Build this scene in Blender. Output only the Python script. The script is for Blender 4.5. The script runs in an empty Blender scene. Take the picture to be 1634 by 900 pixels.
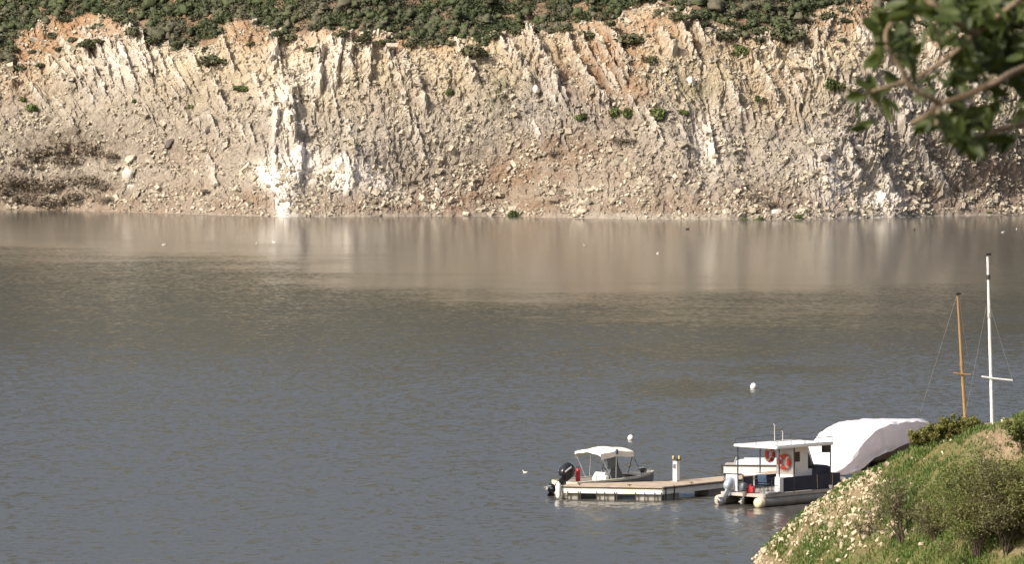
import bpy, math, random
import numpy as np
from mathutils import Vector, Matrix, Euler, Quaternion

# ------------------------------------------------------------------ camera, sky, sun, exposure
SC = bpy.context.scene
COL = SC.collection
R = math.radians
F_PX, CX, CY, CAM_H, HOR = 7800.0, 817.0, 450.0, 19.5, 137.0
PITCH = math.atan((CY - HOR) / F_PX)
cam_d = bpy.data.cameras.new('camera')
cam = bpy.data.objects.new('camera', cam_d); COL.objects.link(cam)
cam.location = (0, 0, CAM_H); cam.rotation_euler = (math.pi / 2 - PITCH, 0, 0)
cam_d.sensor_width = 36.0; cam_d.lens = F_PX * 36.0 / 1634.0
cam_d.clip_start = 0.5; cam_d.clip_end = 6000
cam_d.dof.use_dof = True; cam_d.dof.focus_distance = 300; cam_d.dof.aperture_fstop = 25.0
SC.camera = cam
SUN_EL = R(37); SUN_VEC = Vector((-0.80, -0.60, 0)).normalized()      # horizontal direction towards the sun
SUN_STRENGTH, SKY_STRENGTH, EXPOSURE = 3.9, 0.146, 0.22
world = bpy.data.worlds.new('World'); SC.world = world; world.use_nodes = True
wn = world.node_tree; bg = wn.nodes['Background']
sky = wn.nodes.new('ShaderNodeTexSky'); sky.sky_type = 'NISHITA'; sky.sun_disc = False
sky.sun_elevation = SUN_EL; sky.sun_rotation = math.atan2(SUN_VEC.x, SUN_VEC.y)
sky.air_density = 1.0; sky.dust_density = 8.0; sky.ozone_density = 1.0
wn.links.new(sky.outputs[0], bg.inputs[0]); bg.inputs[1].default_value = SKY_STRENGTH
sun_d = bpy.data.lights.new('sun', 'SUN'); sun_d.energy = SUN_STRENGTH; sun_d.angle = R(0.53); sun_d.color = (1.0, 0.945, 0.86)
sun = bpy.data.objects.new('sun', sun_d); COL.objects.link(sun)
to_sun = Vector((SUN_VEC.x * math.cos(SUN_EL), SUN_VEC.y * math.cos(SUN_EL), math.sin(SUN_EL)))
sun.rotation_euler = to_sun.to_track_quat('Z', 'Y').to_euler(); sun.location = (-100, -60, 120)
SC.view_settings.view_transform = 'Standard'; SC.view_settings.look = 'None'
SC.view_settings.exposure = EXPOSURE; SC.view_settings.gamma = 1.0; SC.view_settings.use_curve_mapping = False
SC.render.engine = 'CYCLES'
SC.cycles.max_bounces = 5; SC.cycles.diffuse_bounces = 2; SC.cycles.glossy_bounces = 3; SC.cycles.transmission_bounces = 4
SC.cycles.caustics_reflective = False; SC.cycles.caustics_refractive = False

# ------------------------------------------------------------------ projection helpers (photograph pixels <-> world)
_ct, _st = math.cos(PITCH), math.sin(PITCH)
def project(P):
    P = np.asarray(P, float)
    x, y, z = P[..., 0], P[..., 1], P[..., 2] - CAM_H
    d = y * _ct - z * _st
    return CX + F_PX * x / d, CY - F_PX * (y * _st + z * _ct) / d
def ray(px, py):
    a, b = (px - CX) / F_PX, (CY - py) / F_PX
    return Vector((a, _ct + b * _st, -_st + b * _ct))
def at_y(px, py, Y):
    r = ray(px, py); t = Y / r.y
    return Vector((r.x * t, Y, CAM_H + r.z * t))
def at_z(px, py, Z):
    r = ray(px, py); t = (Z - CAM_H) / r.z
    return Vector((r.x * t, r.y * t, Z))

# ------------------------------------------------------------------ noise (numpy)
_perm = np.random.RandomState(7).permutation(65536).astype(np.int64)
def _hash(ix, iy, seed=0):
    return _perm[(_perm[(ix + seed * 131) & 65535] + iy) & 65535]
def rnd2(ix, iy, seed=0):
    return _hash(ix, iy, seed) / 65535.0
def gnoise(x, y, seed=0):
    x, y = np.asarray(x, float), np.asarray(y, float)
    x, y = np.broadcast_arrays(x, y)
    ix, iy = np.floor(x).astype(np.int64), np.floor(y).astype(np.int64)
    fx, fy = x - ix, y - iy
    u, v = fx ** 3 * (fx * (fx * 6 - 15) + 10), fy ** 3 * (fy * (fy * 6 - 15) + 10)
    def g(a, b):
        ang = rnd2(ix + a, iy + b, seed) * 2 * np.pi
        return np.cos(ang) * (fx - a) + np.sin(ang) * (fy - b)
    n0 = g(0, 0) * (1 - u) + g(1, 0) * u
    n1 = g(0, 1) * (1 - u) + g(1, 1) * u
    return (n0 * (1 - v) + n1 * v) * 1.5
def fbm(x, y, octs=4, seed=0, gain=0.5):
    s, a, f, t = 0.0, 1.0, 1.0, 0.0
    for k in range(octs):
        s = s + a * gnoise(x * f, y * f, seed + k); t += a; a *= gain; f *= 2.03
    return s / t
def ridged(x, y, octs=3, seed=0):
    s, a, f, t = 0.0, 1.0, 1.0, 0.0
    for k in range(octs):
        s = s + a * (1 - np.abs(gnoise(x * f, y * f, seed + k)) * 1.6); t += a; a *= 0.5; f *= 2.1
    return s / t
def worley(x, y, seed=0):
    """nearest-cell random value, and distance gap to the second nearest cell"""
    ix, iy = np.floor(x).astype(np.int64), np.floor(y).astype(np.int64)
    d1 = np.full(x.shape, 9.0); d2 = np.full(x.shape, 9.0); val = np.zeros(x.shape)
    for a in (-1, 0, 1):
        for b in (-1, 0, 1):
            cx, cy = ix + a, iy + b
            px = cx + rnd2(cx, cy, seed); py = cy + rnd2(cx, cy, seed + 1)
            d = np.hypot(px - x, py - y)
            near = d < d1
            d2 = np.where(near, d1, np.minimum(d2, d))
            val = np.where(near, rnd2(cx, cy, seed + 2), val)
            d1 = np.where(near, d, d1)
    return val, d2 - d1
def facets(x, y, seed=0, tilt=1.0):
    """angular broken rock: every cell is a plane of its own height and tilt"""
    ix, iy = np.floor(x).astype(np.int64), np.floor(y).astype(np.int64)
    d1 = np.full(x.shape, 9.0); out = np.zeros(x.shape)
    for a in (-1, 0, 1):
        for b in (-1, 0, 1):
            cx, cy = ix + a, iy + b
            dx = x - cx - rnd2(cx, cy, seed); dy = y - cy - rnd2(cx, cy, seed + 1)
            d = np.abs(dx) * .8 + np.abs(dy) * .6 + .35 * np.hypot(dx, dy)
            h = rnd2(cx, cy, seed + 2) - .5 + tilt * (dx * (rnd2(cx, cy, seed + 3) * 2 - .7) + dy * (rnd2(cx, cy, seed + 4) * 2 - 1))
            near = d < d1
            out = np.where(near, h, out); d1 = np.where(near, d, d1)
    return out
def sstep(a, b, x):
    t = np.clip((x - a) / (b - a), 0, 1); return t * t * (3 - 2 * t)
def blobs(px, py, lst):
    m = np.zeros(np.shape(px))
    for bx, by, rx, ry, w in lst:
        m = np.maximum(m, w * np.exp(-(((px - bx) / rx) ** 2 + ((py - by) / ry) ** 2)))
    return m

# ------------------------------------------------------------------ object helpers
def tag(o, label=None, cat=None, group=None, kind=None):
    if label: o['label'] = label
    if cat: o['category'] = cat
    if group: o['group'] = group
    if kind: o['kind'] = kind
    return o
def empty(name, loc, rz=0.0):
    o = bpy.data.objects.new(name, None); COL.objects.link(o)
    o.location = loc; o.rotation_euler = (0, 0, rz); o.empty_display_size = 0.3
    return o
def link_mesh(name, me, m, parent=None):
    if m is not None: me.materials.append(m)
    o = bpy.data.objects.new(name, me); COL.objects.link(o)
    if parent is not None: o.parent = parent
    return o
def np_mesh(name, V, Fc, m, parent=None, smooth=False, attrs=None):
    """V (n,3) and Fc (k,3 or 4) arrays -> one mesh object"""
    V = np.asarray(V, np.float32); Fc = np.asarray(Fc, np.int32)
    me = bpy.data.meshes.new(name)
    me.vertices.add(len(V)); me.vertices.foreach_set('co', V.ravel())
    k = Fc.shape[1]
    me.loops.add(Fc.size); me.loops.foreach_set('vertex_index', Fc.ravel())
    me.polygons.add(len(Fc)); me.polygons.foreach_set('loop_start', np.arange(0, Fc.size, k, dtype=np.int32))
    me.polygons.foreach_set('loop_total', np.full(len(Fc), k, np.int32))
    me.polygons.foreach_set('use_smooth', np.full(len(Fc), smooth, bool))
    me.update(calc_edges=True)
    for an, arr in (attrs or {}).items():
        at = me.attributes.new(an, 'FLOAT_COLOR', 'POINT'); at.data.foreach_set('color', np.asarray(arr, np.float32).ravel())
    return link_mesh(name, me, m, parent)
def copy_tree(o, parent=None):
    c = o.copy(); COL.objects.link(c)
    if parent is not None: c.parent = parent
    for ch in list(o.children): copy_tree(ch, c)
    return c

class MB:
    """collects simple shapes, then links them as ONE mesh object"""
    def __init__(s): s.v, s.f = [], []
    def add(s, vs, fs):
        b = len(s.v); s.v += [tuple(v) for v in vs]; s.f += [tuple(b + i for i in f) for f in fs]; return s
    def box(s, c, d, rot=None, bev=0.0):
        hx, hy, hz = d[0] / 2, d[1] / 2, d[2] / 2
        if bev <= 0:
            vs = [Vector((x, y, z)) for x in (-hx, hx) for y in (-hy, hy) for z in (-hz, hz)]
            fs = [(0, 1, 3, 2), (4, 6, 7, 5), (0, 4, 5, 1), (2, 3, 7, 6), (0, 2, 6, 4), (1, 5, 7, 3)]
        else:
            b = min(bev, hx * .49, hy * .49, hz * .49)
            loops = []
            for z, i in ((-hz, b), (-hz + b, 0), (hz - b, 0), (hz, b)):
                x, y = hx - i, hy - i; k = b if i == 0 else b * .6
                loops.append([Vector(p + (z,)) for p in ((x, -y + k), (x, y - k), (x - k, y), (-x + k, y), (-x, y - k), (-x, -y + k), (-x + k, -y), (x - k, -y))])
            vs = [p for l in loops for p in l]; fs = []
            for j in range(3):
                for i in range(8):
                    a, b2 = j * 8 + i, j * 8 + (i + 1) % 8
                    fs.append((a, b2, b2 + 8, a + 8))
            fs.append(tuple(range(7, -1, -1))); fs.append(tuple(range(24, 32)))
        m = rot.to_matrix() if rot is not None else Matrix.Identity(3)
        return s.add([m @ v + Vector(c) for v in vs], fs)
    def tube(s, pts, r, n=8, caps=True):
        pts = [Vector(p) for p in pts]
        rr = r if isinstance(r, (list, tuple)) else [r] * len(pts)
        up = None; rings = []
        for i, p in enumerate(pts):
            a, b = pts[max(i - 1, 0)], pts[min(i + 1, len(pts) - 1)]
            t = (b - a).normalized()
            if up is None: up = t.orthogonal().normalized()
            up = (up - t * up.dot(t)).normalized() if (up - t * up.dot(t)).length > 1e-5 else t.orthogonal().normalized()
            w = t.cross(up)
            rings.append([p + (up * math.cos(2 * math.pi * k / n) + w * math.sin(2 * math.pi * k / n)) * rr[i] for k in range(n)])
        return s.loft(rings, caps)
    def loft(s, rings, caps=True, closed=True):
        n = len(rings[0]); vs = [p for r_ in rings for p in r_]; fs = []
        for j in range(len(rings) - 1):
            for k in range(n if closed else n - 1):
                a, b = j * n + k, j * n + (k + 1) % n
                fs.append((a, b, b + n, a + n))
        if caps and closed:
            fs.append(tuple(range(n - 1, -1, -1))); fs.append(tuple(range((len(rings) - 1) * n, len(rings) * n)))
        return s.add(vs, fs)
    def lathe(s, prof, c=(0, 0, 0), n=16, axis='z'):
        rings = []
        for rad, h in prof:
            ring = []
            for k in range(n):
                a = 2 * math.pi * k / n; x, y = rad * math.cos(a), rad * math.sin(a)
                p = (x, y, h) if axis == 'z' else ((h, x, y) if axis == 'x' else (y, h, x))
                ring.append(Vector(p) + Vector(c))
            rings.append(ring)
        return s.loft(rings)
    def blob(s, c, rad, e=2.0, nu=16, nv=10, rot=None):
        """superellipsoid"""
        def pw(t): return math.copysign(abs(t) ** (2.0 / e), t)
        m = rot.to_matrix() if rot is not None else Matrix.Identity(3); rings = []
        for j in range(nv + 1):
            ph = -math.pi / 2 + math.pi * j / nv; ring = []
            cp = max(abs(math.cos(ph)), 1e-3)
            for i in range(nu):
                th = 2 * math.pi * i / nu
                p = Vector((rad[0] * pw(cp) * pw(math.cos(th)), rad[1] * pw(cp) * pw(math.sin(th)), rad[2] * pw(math.sin(ph))))
                ring.append(m @ p + Vector(c))
            rings.append(ring)
        return s.loft(rings)
    def torus(s, c, R_, r_, rot=None, n=24, k=10, a0=0.0, a1=None):
        m = rot.to_matrix() if rot is not None else Matrix.Identity(3); rings = []
        full = a1 is None; a1 = 2 * math.pi if full else a1
        for i in range(n + (0 if full else 1)):
            a = a0 + (a1 - a0) * i / n
            rings.append([m @ Vector(((R_ + r_ * math.cos(b)) * math.cos(a), (R_ + r_ * math.cos(b)) * math.sin(a), r_ * math.sin(b))) + Vector(c)
                          for b in [2 * math.pi * q / k for q in range(k)]])
        if full: rings.append(rings[0])
        return s.loft(rings, caps=not full)
    def build(s, name, m, parent=None, smooth=None):
        me = bpy.data.meshes.new(name); me.from_pydata(s.v, [], s.f)
        me.validate(); me.update()
        import bmesh
        b = bmesh.new(); b.from_mesh(me); bmesh.ops.remove_doubles(b, verts=b.verts, dist=1e-5)
        bmesh.ops.recalc_face_normals(b, faces=b.faces); b.to_mesh(me); b.free()
        if smooth is not None:
            me.polygons.foreach_set('use_smooth', [True] * len(me.polygons))
            try: me.set_sharp_from_angle(angle=R(smooth))
            except Exception: pass
        return link_mesh(name, me, m, parent)

# ------------------------------------------------------------------ materials
def new_mat(name):
    m = bpy.data.materials.new(name); m.use_nodes = True
    nt = m.node_tree; return m, nt, nt.nodes['Principled BSDF']
def N(nt, t, **kw):
    n = nt.nodes.new(t)
    for k, v in kw.items():
        if k.startswith('i_'): n.inputs[k[2:].replace('_', ' ')].default_value = v
        else: setattr(n, k, v)
    return n
def noise_node(nt, scale, detail=3, rough=0.55, vec=None, mapping=None, rot=None):
    n = N(nt, 'ShaderNodeTexNoise'); n.inputs['Scale'].default_value = scale; n.inputs['Detail'].default_value = detail
    n.inputs['Roughness'].default_value = rough
    src = vec
    if mapping or rot:
        mp = N(nt, 'ShaderNodeMapping')
        if mapping: mp.inputs['Scale'].default_value = mapping
        if rot: mp.inputs['Rotation'].default_value = rot
        if vec is not None: nt.links.new(vec, mp.inputs['Vector'])
        src = mp.outputs[0]
    if src is not None: nt.links.new(src, n.inputs['Vector'])
    return n
def ramp(nt, fac, p0, p1, c0=(0, 0, 0, 1), c1=(1, 1, 1, 1)):
    r = N(nt, 'ShaderNodeValToRGB'); e = r.color_ramp.elements
    e[0].position, e[1].position = p0, p1; e[0].color, e[1].color = c0, c1
    nt.links.new(fac, r.inputs[0]); return r.outputs[0]
def mixc(nt, fac, a, b, blend='MIX'):
    n = N(nt, 'ShaderNodeMix', data_type='RGBA', blend_type=blend)
    for sock, v in ((n.inputs[0], fac), (n.inputs[6], a), (n.inputs[7], b)):
        if isinstance(v, bpy.types.NodeSocket): nt.links.new(v, sock)
        elif isinstance(v, (int, float)): sock.default_value = v
        else: sock.default_value = tuple(v) + ((1,) if len(v) == 3 else ())
    return n.outputs[2]
def maths(nt, op, a, b=0.0, clamp=False):
    n = N(nt, 'ShaderNodeMath', operation=op); n.use_clamp = clamp
    for sock, v in ((n.inputs[0], a), (n.inputs[1], b)):
        if isinstance(v, bpy.types.NodeSocket): nt.links.new(v, sock)
        else: sock.default_value = v
    return n.outputs[0]
def coords(nt, which='Object'):
    return N(nt, 'ShaderNodeTexCoord').outputs[which]
def mat(name, c, rough=0.5, c2=None, scale=3.0, metal=0.0, bump=0.0, bscale=20.0, spec=0.5, stretch=None, bdist=0.02, bstretch=None):
    """a painted / weathered surface: two close tones mixed by noise, optional small bump"""
    m, nt, p = new_mat(name)
    c2 = c2 or tuple(x * 0.78 for x in c)
    co = coords(nt)
    n = noise_node(nt, scale, 5, 0.6, co, mapping=stretch)
    nt.links.new(mixc(nt, ramp(nt, n.outputs[0], 0.35, 0.68), c, c2), p.inputs['Base Color'])
    p.inputs['Roughness'].default_value = rough; p.inputs['Metallic'].default_value = metal
    p.inputs['Specular IOR Level'].default_value = spec
    if bump:
        b = N(nt, 'ShaderNodeBump'); b.inputs['Strength'].default_value = bump; b.inputs['Distance'].default_value = bdist
        n2 = noise_node(nt, bscale, 4, 0.6, co, mapping=bstretch); nt.links.new(n2.outputs[0], b.inputs['Height']); nt.links.new(b.outputs[0], p.inputs['Normal'])
    return m
def leaf_mat(name, c, c2, scale=1.0, rough=0.55, trans=0.25, obj_var=0.0):
    m, nt, p = new_mat(name)
    co = coords(nt)
    n = noise_node(nt, scale, 4, 0.7, co)
    col = mixc(nt, ramp(nt, n.outputs[0], 0.33, 0.67), c, c2)
    if obj_var:
        oi = N(nt, 'ShaderNodeObjectInfo')
        hs = N(nt, 'ShaderNodeHueSaturation')
        nt.links.new(maths(nt, 'ADD', maths(nt, 'MULTIPLY', oi.outputs['Random'], obj_var), 1 - obj_var / 2), hs.inputs['Value'])
        nt.links.new(col, hs.inputs['Color']); col = hs.outputs[0]
    nt.links.new(col, p.inputs['Base Color']); p.inputs['Roughness'].default_value = rough
    p.inputs['Specular IOR Level'].default_value = 0.3
    if trans:
        t = N(nt, 'ShaderNodeBsdfTranslucent'); nt.links.new(mixc(nt, 1.0, col, (1.0, 1.1, 0.5), 'MULTIPLY'), t.inputs[0])
        mx = N(nt, 'ShaderNodeMixShader'); mx.inputs[0].default_value = trans
        out = nt.nodes['Material Output']
        nt.links.new(p.outputs[0], mx.inputs[1]); nt.links.new(t.outputs[0], mx.inputs[2]); nt.links.new(mx.outputs[0], out.inputs[0])
    return m

# ------------------------------------------------------------------ foliage cloud
def leaf_quads(P, size, rng, up_bias=0.3, aspect=1.6, outward=None):
    """one small quad per point of P, random facing; returns (verts, quads)"""
    n = len(P)
    nrm = rng.normal(size=(n, 3))
    if outward is not None: nrm += outward * 1.2
    nrm[:, 2] += up_bias
    nrm /= np.linalg.norm(nrm, axis=1)[:, None] + 1e-9
    t = rng.normal(size=(n, 3)); t -= nrm * np.sum(t * nrm, 1)[:, None]; t /= np.linalg.norm(t, axis=1)[:, None] + 1e-9
    b = np.cross(nrm, t)
    s = (np.broadcast_to(size, n) * rng.uniform(0.6, 1.35, n))[:, None]
    t = t * s * aspect / 2; b = b * s / 2
    V = np.stack([P - t, P + b * 1.0 - t * 0.1, P + t, P - b * 1.0 - t * 0.1], 1).reshape(-1, 3)
    Fq = np.arange(4 * n).reshape(n, 4)
    return V, Fq
def bush_points(n, rad, rng, lobes=9, flat=0.0):
    """points spread through the outer part of a few irregular lobes, base at z = 0"""
    rx, ry, rz = rad
    L = rng.normal(size=(lobes, 3)); L /= np.linalg.norm(L, axis=1)[:, None]
    L[:, 2] = np.abs(L[:, 2]) * 0.9
    Lc = L * np.array([rx, ry, rz]) * 0.62 * rng.uniform(0.55, 1.1, (lobes, 1))
    Lr = rng.uniform(0.34, 0.58, lobes)
    k = rng.randint(0, lobes, n)
    d = rng.normal(size=(n, 3)); d /= np.linalg.norm(d, axis=1)[:, None]
    r = rng.uniform(0.35, 1.0, n) ** 0.45
    stray = rng.uniform(0, 1, n) < 0.06
    r = np.where(stray, r * 1.25, r)
    P = Lc[k] + d * (Lr[k] * r)[:, None] * np.array([rx, ry, rz])
    keep = P[:, 2] > -0.12 * rz
    return P[keep], d[keep]
# ================================================================== SETTING
# ---- materials of the setting
def cliff_material():
    m, nt, p = new_mat('cliff_rock')
    co = coords(nt)
    at = N(nt, 'ShaderNodeAttribute', attribute_name='zone'); sep = N(nt, 'ShaderNodeSeparateColor'); nt.links.new(at.outputs['Color'], sep.inputs[0])
    dirt, bleach, grey = sep.outputs[0], sep.outputs[1], sep.outputs[2]
    at2 = N(nt, 'ShaderNodeAttribute', attribute_name='zone_b'); sep2 = N(nt, 'ShaderNodeSeparateColor'); nt.links.new(at2.outputs['Color'], sep2.inputs[0])
    green, scrub, stone = sep2.outputs[0], sep2.outputs[1], sep2.outputs[2]
    n1 = noise_node(nt, 0.16, 6, 0.65, co)
    n2 = noise_node(nt, 1.1, 6, 0.7, co)
    n3 = noise_node(nt, 3.2, 4, 0.7, co)
    ns = noise_node(nt, 1.0, 5, 0.65, co, mapping=(1.5, 0.35, 0.35), rot=(0, R(-28), 0))
    col = mixc(nt, ramp(nt, n1.outputs[0], 0.35, 0.65), (0.53, 0.46, 0.325), (0.35, 0.295, 0.21))
    col = mixc(nt, ramp(nt, ns.outputs[0], 0.45, 0.72), col, (0.33, 0.275, 0.215))
    gcol = mixc(nt, ramp(nt, n2.outputs[0], 0.3, 0.7), (0.39, 0.355, 0.31), (0.20, 0.18, 0.158))
    col = mixc(nt, grey, col, gcol)
    dcol = mixc(nt, grey, mixc(nt, ramp(nt, n2.outputs[0], 0.3, 0.7), (0.40, 0.262, 0.155), (0.235, 0.145, 0.088)), mixc(nt, ramp(nt, n2.outputs[0], 0.3, 0.7), (0.235, 0.165, 0.112), (0.14, 0.097, 0.068)))
    col = mixc(nt, maths(nt, 'MULTIPLY', dirt, ramp(nt, n1.outputs[0], 0.2, 0.5)), col, dcol)
    bl = mixc(nt, ramp(nt, n2.outputs[0], 0.3, 0.75), (0.88, 0.85, 0.80), (0.62, 0.58, 0.53))
    col = mixc(nt, bleach, col, bl)
    col = mixc(nt, maths(nt, 'MULTIPLY', green, ramp(nt, n2.outputs[0], 0.35, 0.6)), col, (0.085, 0.092, 0.040))
    col = mixc(nt, maths(nt, 'MULTIPLY', scrub, ramp(nt, n2.outputs[0], 0.25, 0.6)), col, (0.105, 0.080, 0.058))
    col = mixc(nt, stone, col, mixc(nt, ramp(nt, n2.outputs[0], .3, .7), (0.036, 0.042, 0.020), (0.066, 0.062, 0.034)))
    spk = ramp(nt, n3.outputs[0], 0.3, 0.7, (0.68, 0.66, 0.64, 1), (1.15, 1.14, 1.12, 1))
    col = mixc(nt, 1.0, col, spk, 'MULTIPLY')
    nt.links.new(col, p.inputs['Base Color']); p.inputs['Roughness'].default_value = 0.9; p.inputs['Specular IOR Level'].default_value = 0.15
    b = N(nt, 'ShaderNodeBump'); b.inputs['Strength'].default_value = 0.9; b.inputs['Distance'].default_value = 0.25
    nt.links.new(n3.outputs[0], b.inputs['Height']); nt.links.new(b.outputs[0], p.inputs['Normal'])
    return m
M = {}
M['cliff'] = cliff_material()
M['stone'] = mat('pale_stone', (0.54, 0.485, 0.385), 0.9, (0.21, 0.18, 0.14), 2.2, spec=0.15)
M['bank_stone'] = mat('bank_stone', (0.56, 0.49, 0.36), 0.9, (0.34, 0.28, 0.19), 2.0, spec=0.15, bump=0.4, bscale=12)
M['white_stone'] = mat('bleached_stone', (0.72, 0.68, 0.61), 0.9, (0.45, 0.41, 0.36), 1.2, spec=0.15)
M['dark_stone'] = mat('dark_stone', (0.14, 0.12, 0.105), 0.9, (0.07, 0.06, 0.055), 1.2, spec=0.15)
m_, nt, p_ = new_mat('chaparral_leaves'); at = N(nt, 'ShaderNodeAttribute', attribute_name='zone'); sp_ = N(nt, 'ShaderNodeSeparateColor'); nt.links.new(at.outputs['Color'], sp_.inputs[0])
c_ = mixc(nt, ramp(nt, sp_.outputs[0], .15, .95), (0.050, 0.064, 0.030), (0.108, 0.100, 0.068)); c_ = mixc(nt, ramp(nt, sp_.outputs[1], .5, 1.0), c_, (0.068, 0.084, 0.036))
nt.links.new(c_, p_.inputs['Base Color']); p_.inputs['Roughness'].default_value = .7; p_.inputs['Specular IOR Level'].default_value = .2; M['chaparral'] = m_
M['shrub'] = leaf_mat('shrub_leaves', (0.095, 0.135, 0.042), (0.14, 0.16, 0.06), 0.6, trans=0.12, obj_var=0.3)
M['shrub_dark'] = leaf_mat('dark_shrub_leaves', (0.080, 0.098, 0.046), (0.135, 0.130, 0.075), 0.5, trans=0.1, obj_var=0.35)
M['shrub_dry'] = leaf_mat('dry_brush', (0.15, 0.122, 0.092), (0.22, 0.18, 0.14), 0.6, trans=0.1, obj_var=0.3)
M['twig'] = mat('twig_bark', (0.10, 0.075, 0.05), 0.9, spec=0.2)

# ---- far cliff: profile along the slope, shoreline per pixel column
SHORE_PX = [-700, 0, 120, 200, 350, 450, 600, 700, 820, 880, 1000, 1150, 1290, 1380, 1430, 1500, 1560, 1634, 2300]
SHORE_PY = [330, 335, 337, 339, 343, 346, 346, 345.3, 345, 347.3, 349.5, 351, 350, 348, 347, 345, 344, 343, 330]
_sx = np.arange(-430, 431, 2.0)
_sy = F_PX * CAM_H / (np.interp(CX + _sx * (F_PX / 731.0), SHORE_PX, SHORE_PY) - HOR)
_k = np.exp(-(np.arange(-30, 31) * 2.0 / 22.0) ** 2); _k /= _k.sum()
SHORE_UP = [330, 335, 337, 339, 343, 346, 346, 345.3, 345, 347.3, 349.5, 351, 350, 349, 348.5, 347.5, 347, 346, 334]
_su = F_PX * CAM_H / (np.interp(CX + _sx * (F_PX / 731.0), SHORE_PX, SHORE_UP) - HOR)
_sm = np.convolve(np.pad(_su, 30, 'edge'), _k, 'valid')
def shore_y(x, z):
    near = sstep(16, 1, z)
    d = 1.1 * fbm(x / 6.0, x * 0 + 3.3, 3, 5) * near
    return np.interp(x, _sx, _sm) * (1 - near) + np.interp(x, _sx, _sy) * near + d
_pz = np.array([-6, 0, 3, 8, 14, 21, 27, 34, 48, 66, 92, 125, 150])
_po = np.array([-14, 0, 6, 12, 17.5, 23.5, 29.5, 42, 66, 95, 140, 205, 420])
s_knots = np.concatenate([[0], np.cumsum(np.hypot(np.diff(_pz), np.diff(_po)))])
s0 = s_knots[1]
def steps(*segs):
    out = []
    for a, b, d in segs: out += list(np.arange(a, b, d))
    return np.array(out)
US = np.concatenate([steps((-420, -150, 8), (-150, -96, 1.2)), steps((-96, 96, 0.19)), steps((96, 150, 1.2), (150, 421, 8))])
SS = steps((0, s0, 3.0), (s0, s0 + 52, 0.19), (s0 + 52, s0 + 75, 0.8), (s0 + 75, s_knots[-1], 6.0))
UU, SSg = np.meshgrid(US, SS)
zb = np.interp(SSg, s_knots, _pz); ob = np.interp(SSg, s_knots, _po)
side = np.clip((np.abs(UU) - 100) / 120, 0, 1)
sh = shore_y(UU, zb)
Y0 = sh + ob * (1 + 0.25 * gnoise(UU / 45, zb * 0 + .7, 61) * sstep(0, 10, zb))
P0 = np.stack([UU, Y0, zb], -1)
PXg, PYg = project(P0)
# hand-placed zones of the slope (pixel units of the photograph, evaluated once on the slope itself)
VEG_PX = [-900, 0, 30, 60, 120, 170, 200, 250, 300, 340, 370, 420, 480, 560, 640, 720, 800, 880, 950, 1040, 1100, 1140, 1200, 1260, 1300, 1400, 1460, 1560, 1634, 2500]
VEG_PY = [60, 95, 60, 20, 20, 30, 60, 66, 62, 70, 24, 30, 56, 52, 54, 52, 44, 38, 30, 20, 12, 42, 44, 52, 14, 4, 20, 60, 110, 60]
def veg_mask(px, py):
    edge = np.interp(px, VEG_PX, VEG_PY) + 22 * fbm(px / 38.0, py / 38.0, 3, 12)
    return sstep(8, -8, py - edge)
wob = 16 * fbm(PXg / 60, PYg / 60, 3, 31); wob2 = 16 * fbm(PXg / 60 + 40, PYg / 60, 3, 41)
BX, BY = PXg + wob, PYg + wob2
out_m = blobs(BX, BY, [(170, 105, 95, 45, 1), (100, 130, 60, 50, .8), (215, 85, 40, 60, 1), (500, 110, 90, 60, .85), (455, 230, 45, 120, .9), (600, 120, 60, 60, .7),
                       (840, 105, 50, 62, 1.1), (890, 170, 40, 45, .9), (985, 110, 55, 55, 1), (930, 90, 30, 60, .8), (1075, 60, 50, 40, 1), (690, 190, 60, 40, .5),
                       (1400, 170, 85, 140, .9), (1500, 260, 60, 90, .9), (1330, 250, 50, 110, .8), (1390, 320, 60, 40, .9), (1300, 80, 50, 60, .7),
                       (560, 250, 90, 45, .7), (360, 220, 80, 60, .4), (640, 250, 50, 40, .6), (1140, 220, 30, 70, .6), (310, 150, 60, 40, .4), (740, 110, 50, 60, .5)])
out_m = np.clip(out_m * (0.75 + 0.7 * fbm(PXg / 30, PYg / 50, 3, 77)), 0, 1.1)
out_m = np.maximum(out_m * (1 - .45 * sstep(210, 300, PYg)), (0.12 + 0.38 * sstep(-.15, .35, fbm(PXg / 70, PYg / 60, 3, 19))) * (1 - .8 * sstep(180, 270, PYg)))
VG = veg_mask(PXg, PYg); VGs = veg_mask(PXg, PYg - 9 - 16 * np.abs(fbm(PXg / 16, PYg / 12, 2, 66))) * .35
land = sstep(-0.2, 1.5, zb)
# strata: slabs leaning down to the right, steeper in the middle
lean = np.interp(PXg, [0, 260, 380, 480, 620, 760, 1100, 1250, 1634], [55, 58, 68, 82, 78, 64, 58, 62, 60])
lean = np.radians(lean + 8 * fbm(PXg / 120, PYg / 120, 2, 91))
aM, bM = PXg / 10.67, (345 - PYg) / 10.67
cM = aM * np.sin(lean) + bM * np.cos(lean); lM = -aM * np.cos(lean) + bM * np.sin(lean)
warp = 0.5 * fbm(aM / 4, bM / 4, 3, 55)
def slabs(c, l, seed):
    """leaning slabs: each rises to the right and breaks off in a step, with its own height and length"""
    k = np.floor(c).astype(np.int64); t = c - k
    ls = l + 5.0 * rnd2(k, k * 0 + 3, seed)
    j = np.floor(ls).astype(np.int64); e = ls - j
    hgt = rnd2(k, j, seed + 1)
    return (0.25 + 0.75 * hgt) * (0.15 + 0.85 * t ** 0.8) * sstep(0, .12, e) * sstep(1, .93, e), hgt
fin1, h1 = slabs((cM + 1.1 * warp) / 2.7 + 0.35 * gnoise(cM / 9, lM / 20, 101), lM / 9.0, 100)
fin2, h2 = slabs((cM + warp) / 1.05 + 0.3 * gnoise(cM / 5, lM / 12, 121), lM / 4.2, 120)
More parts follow.
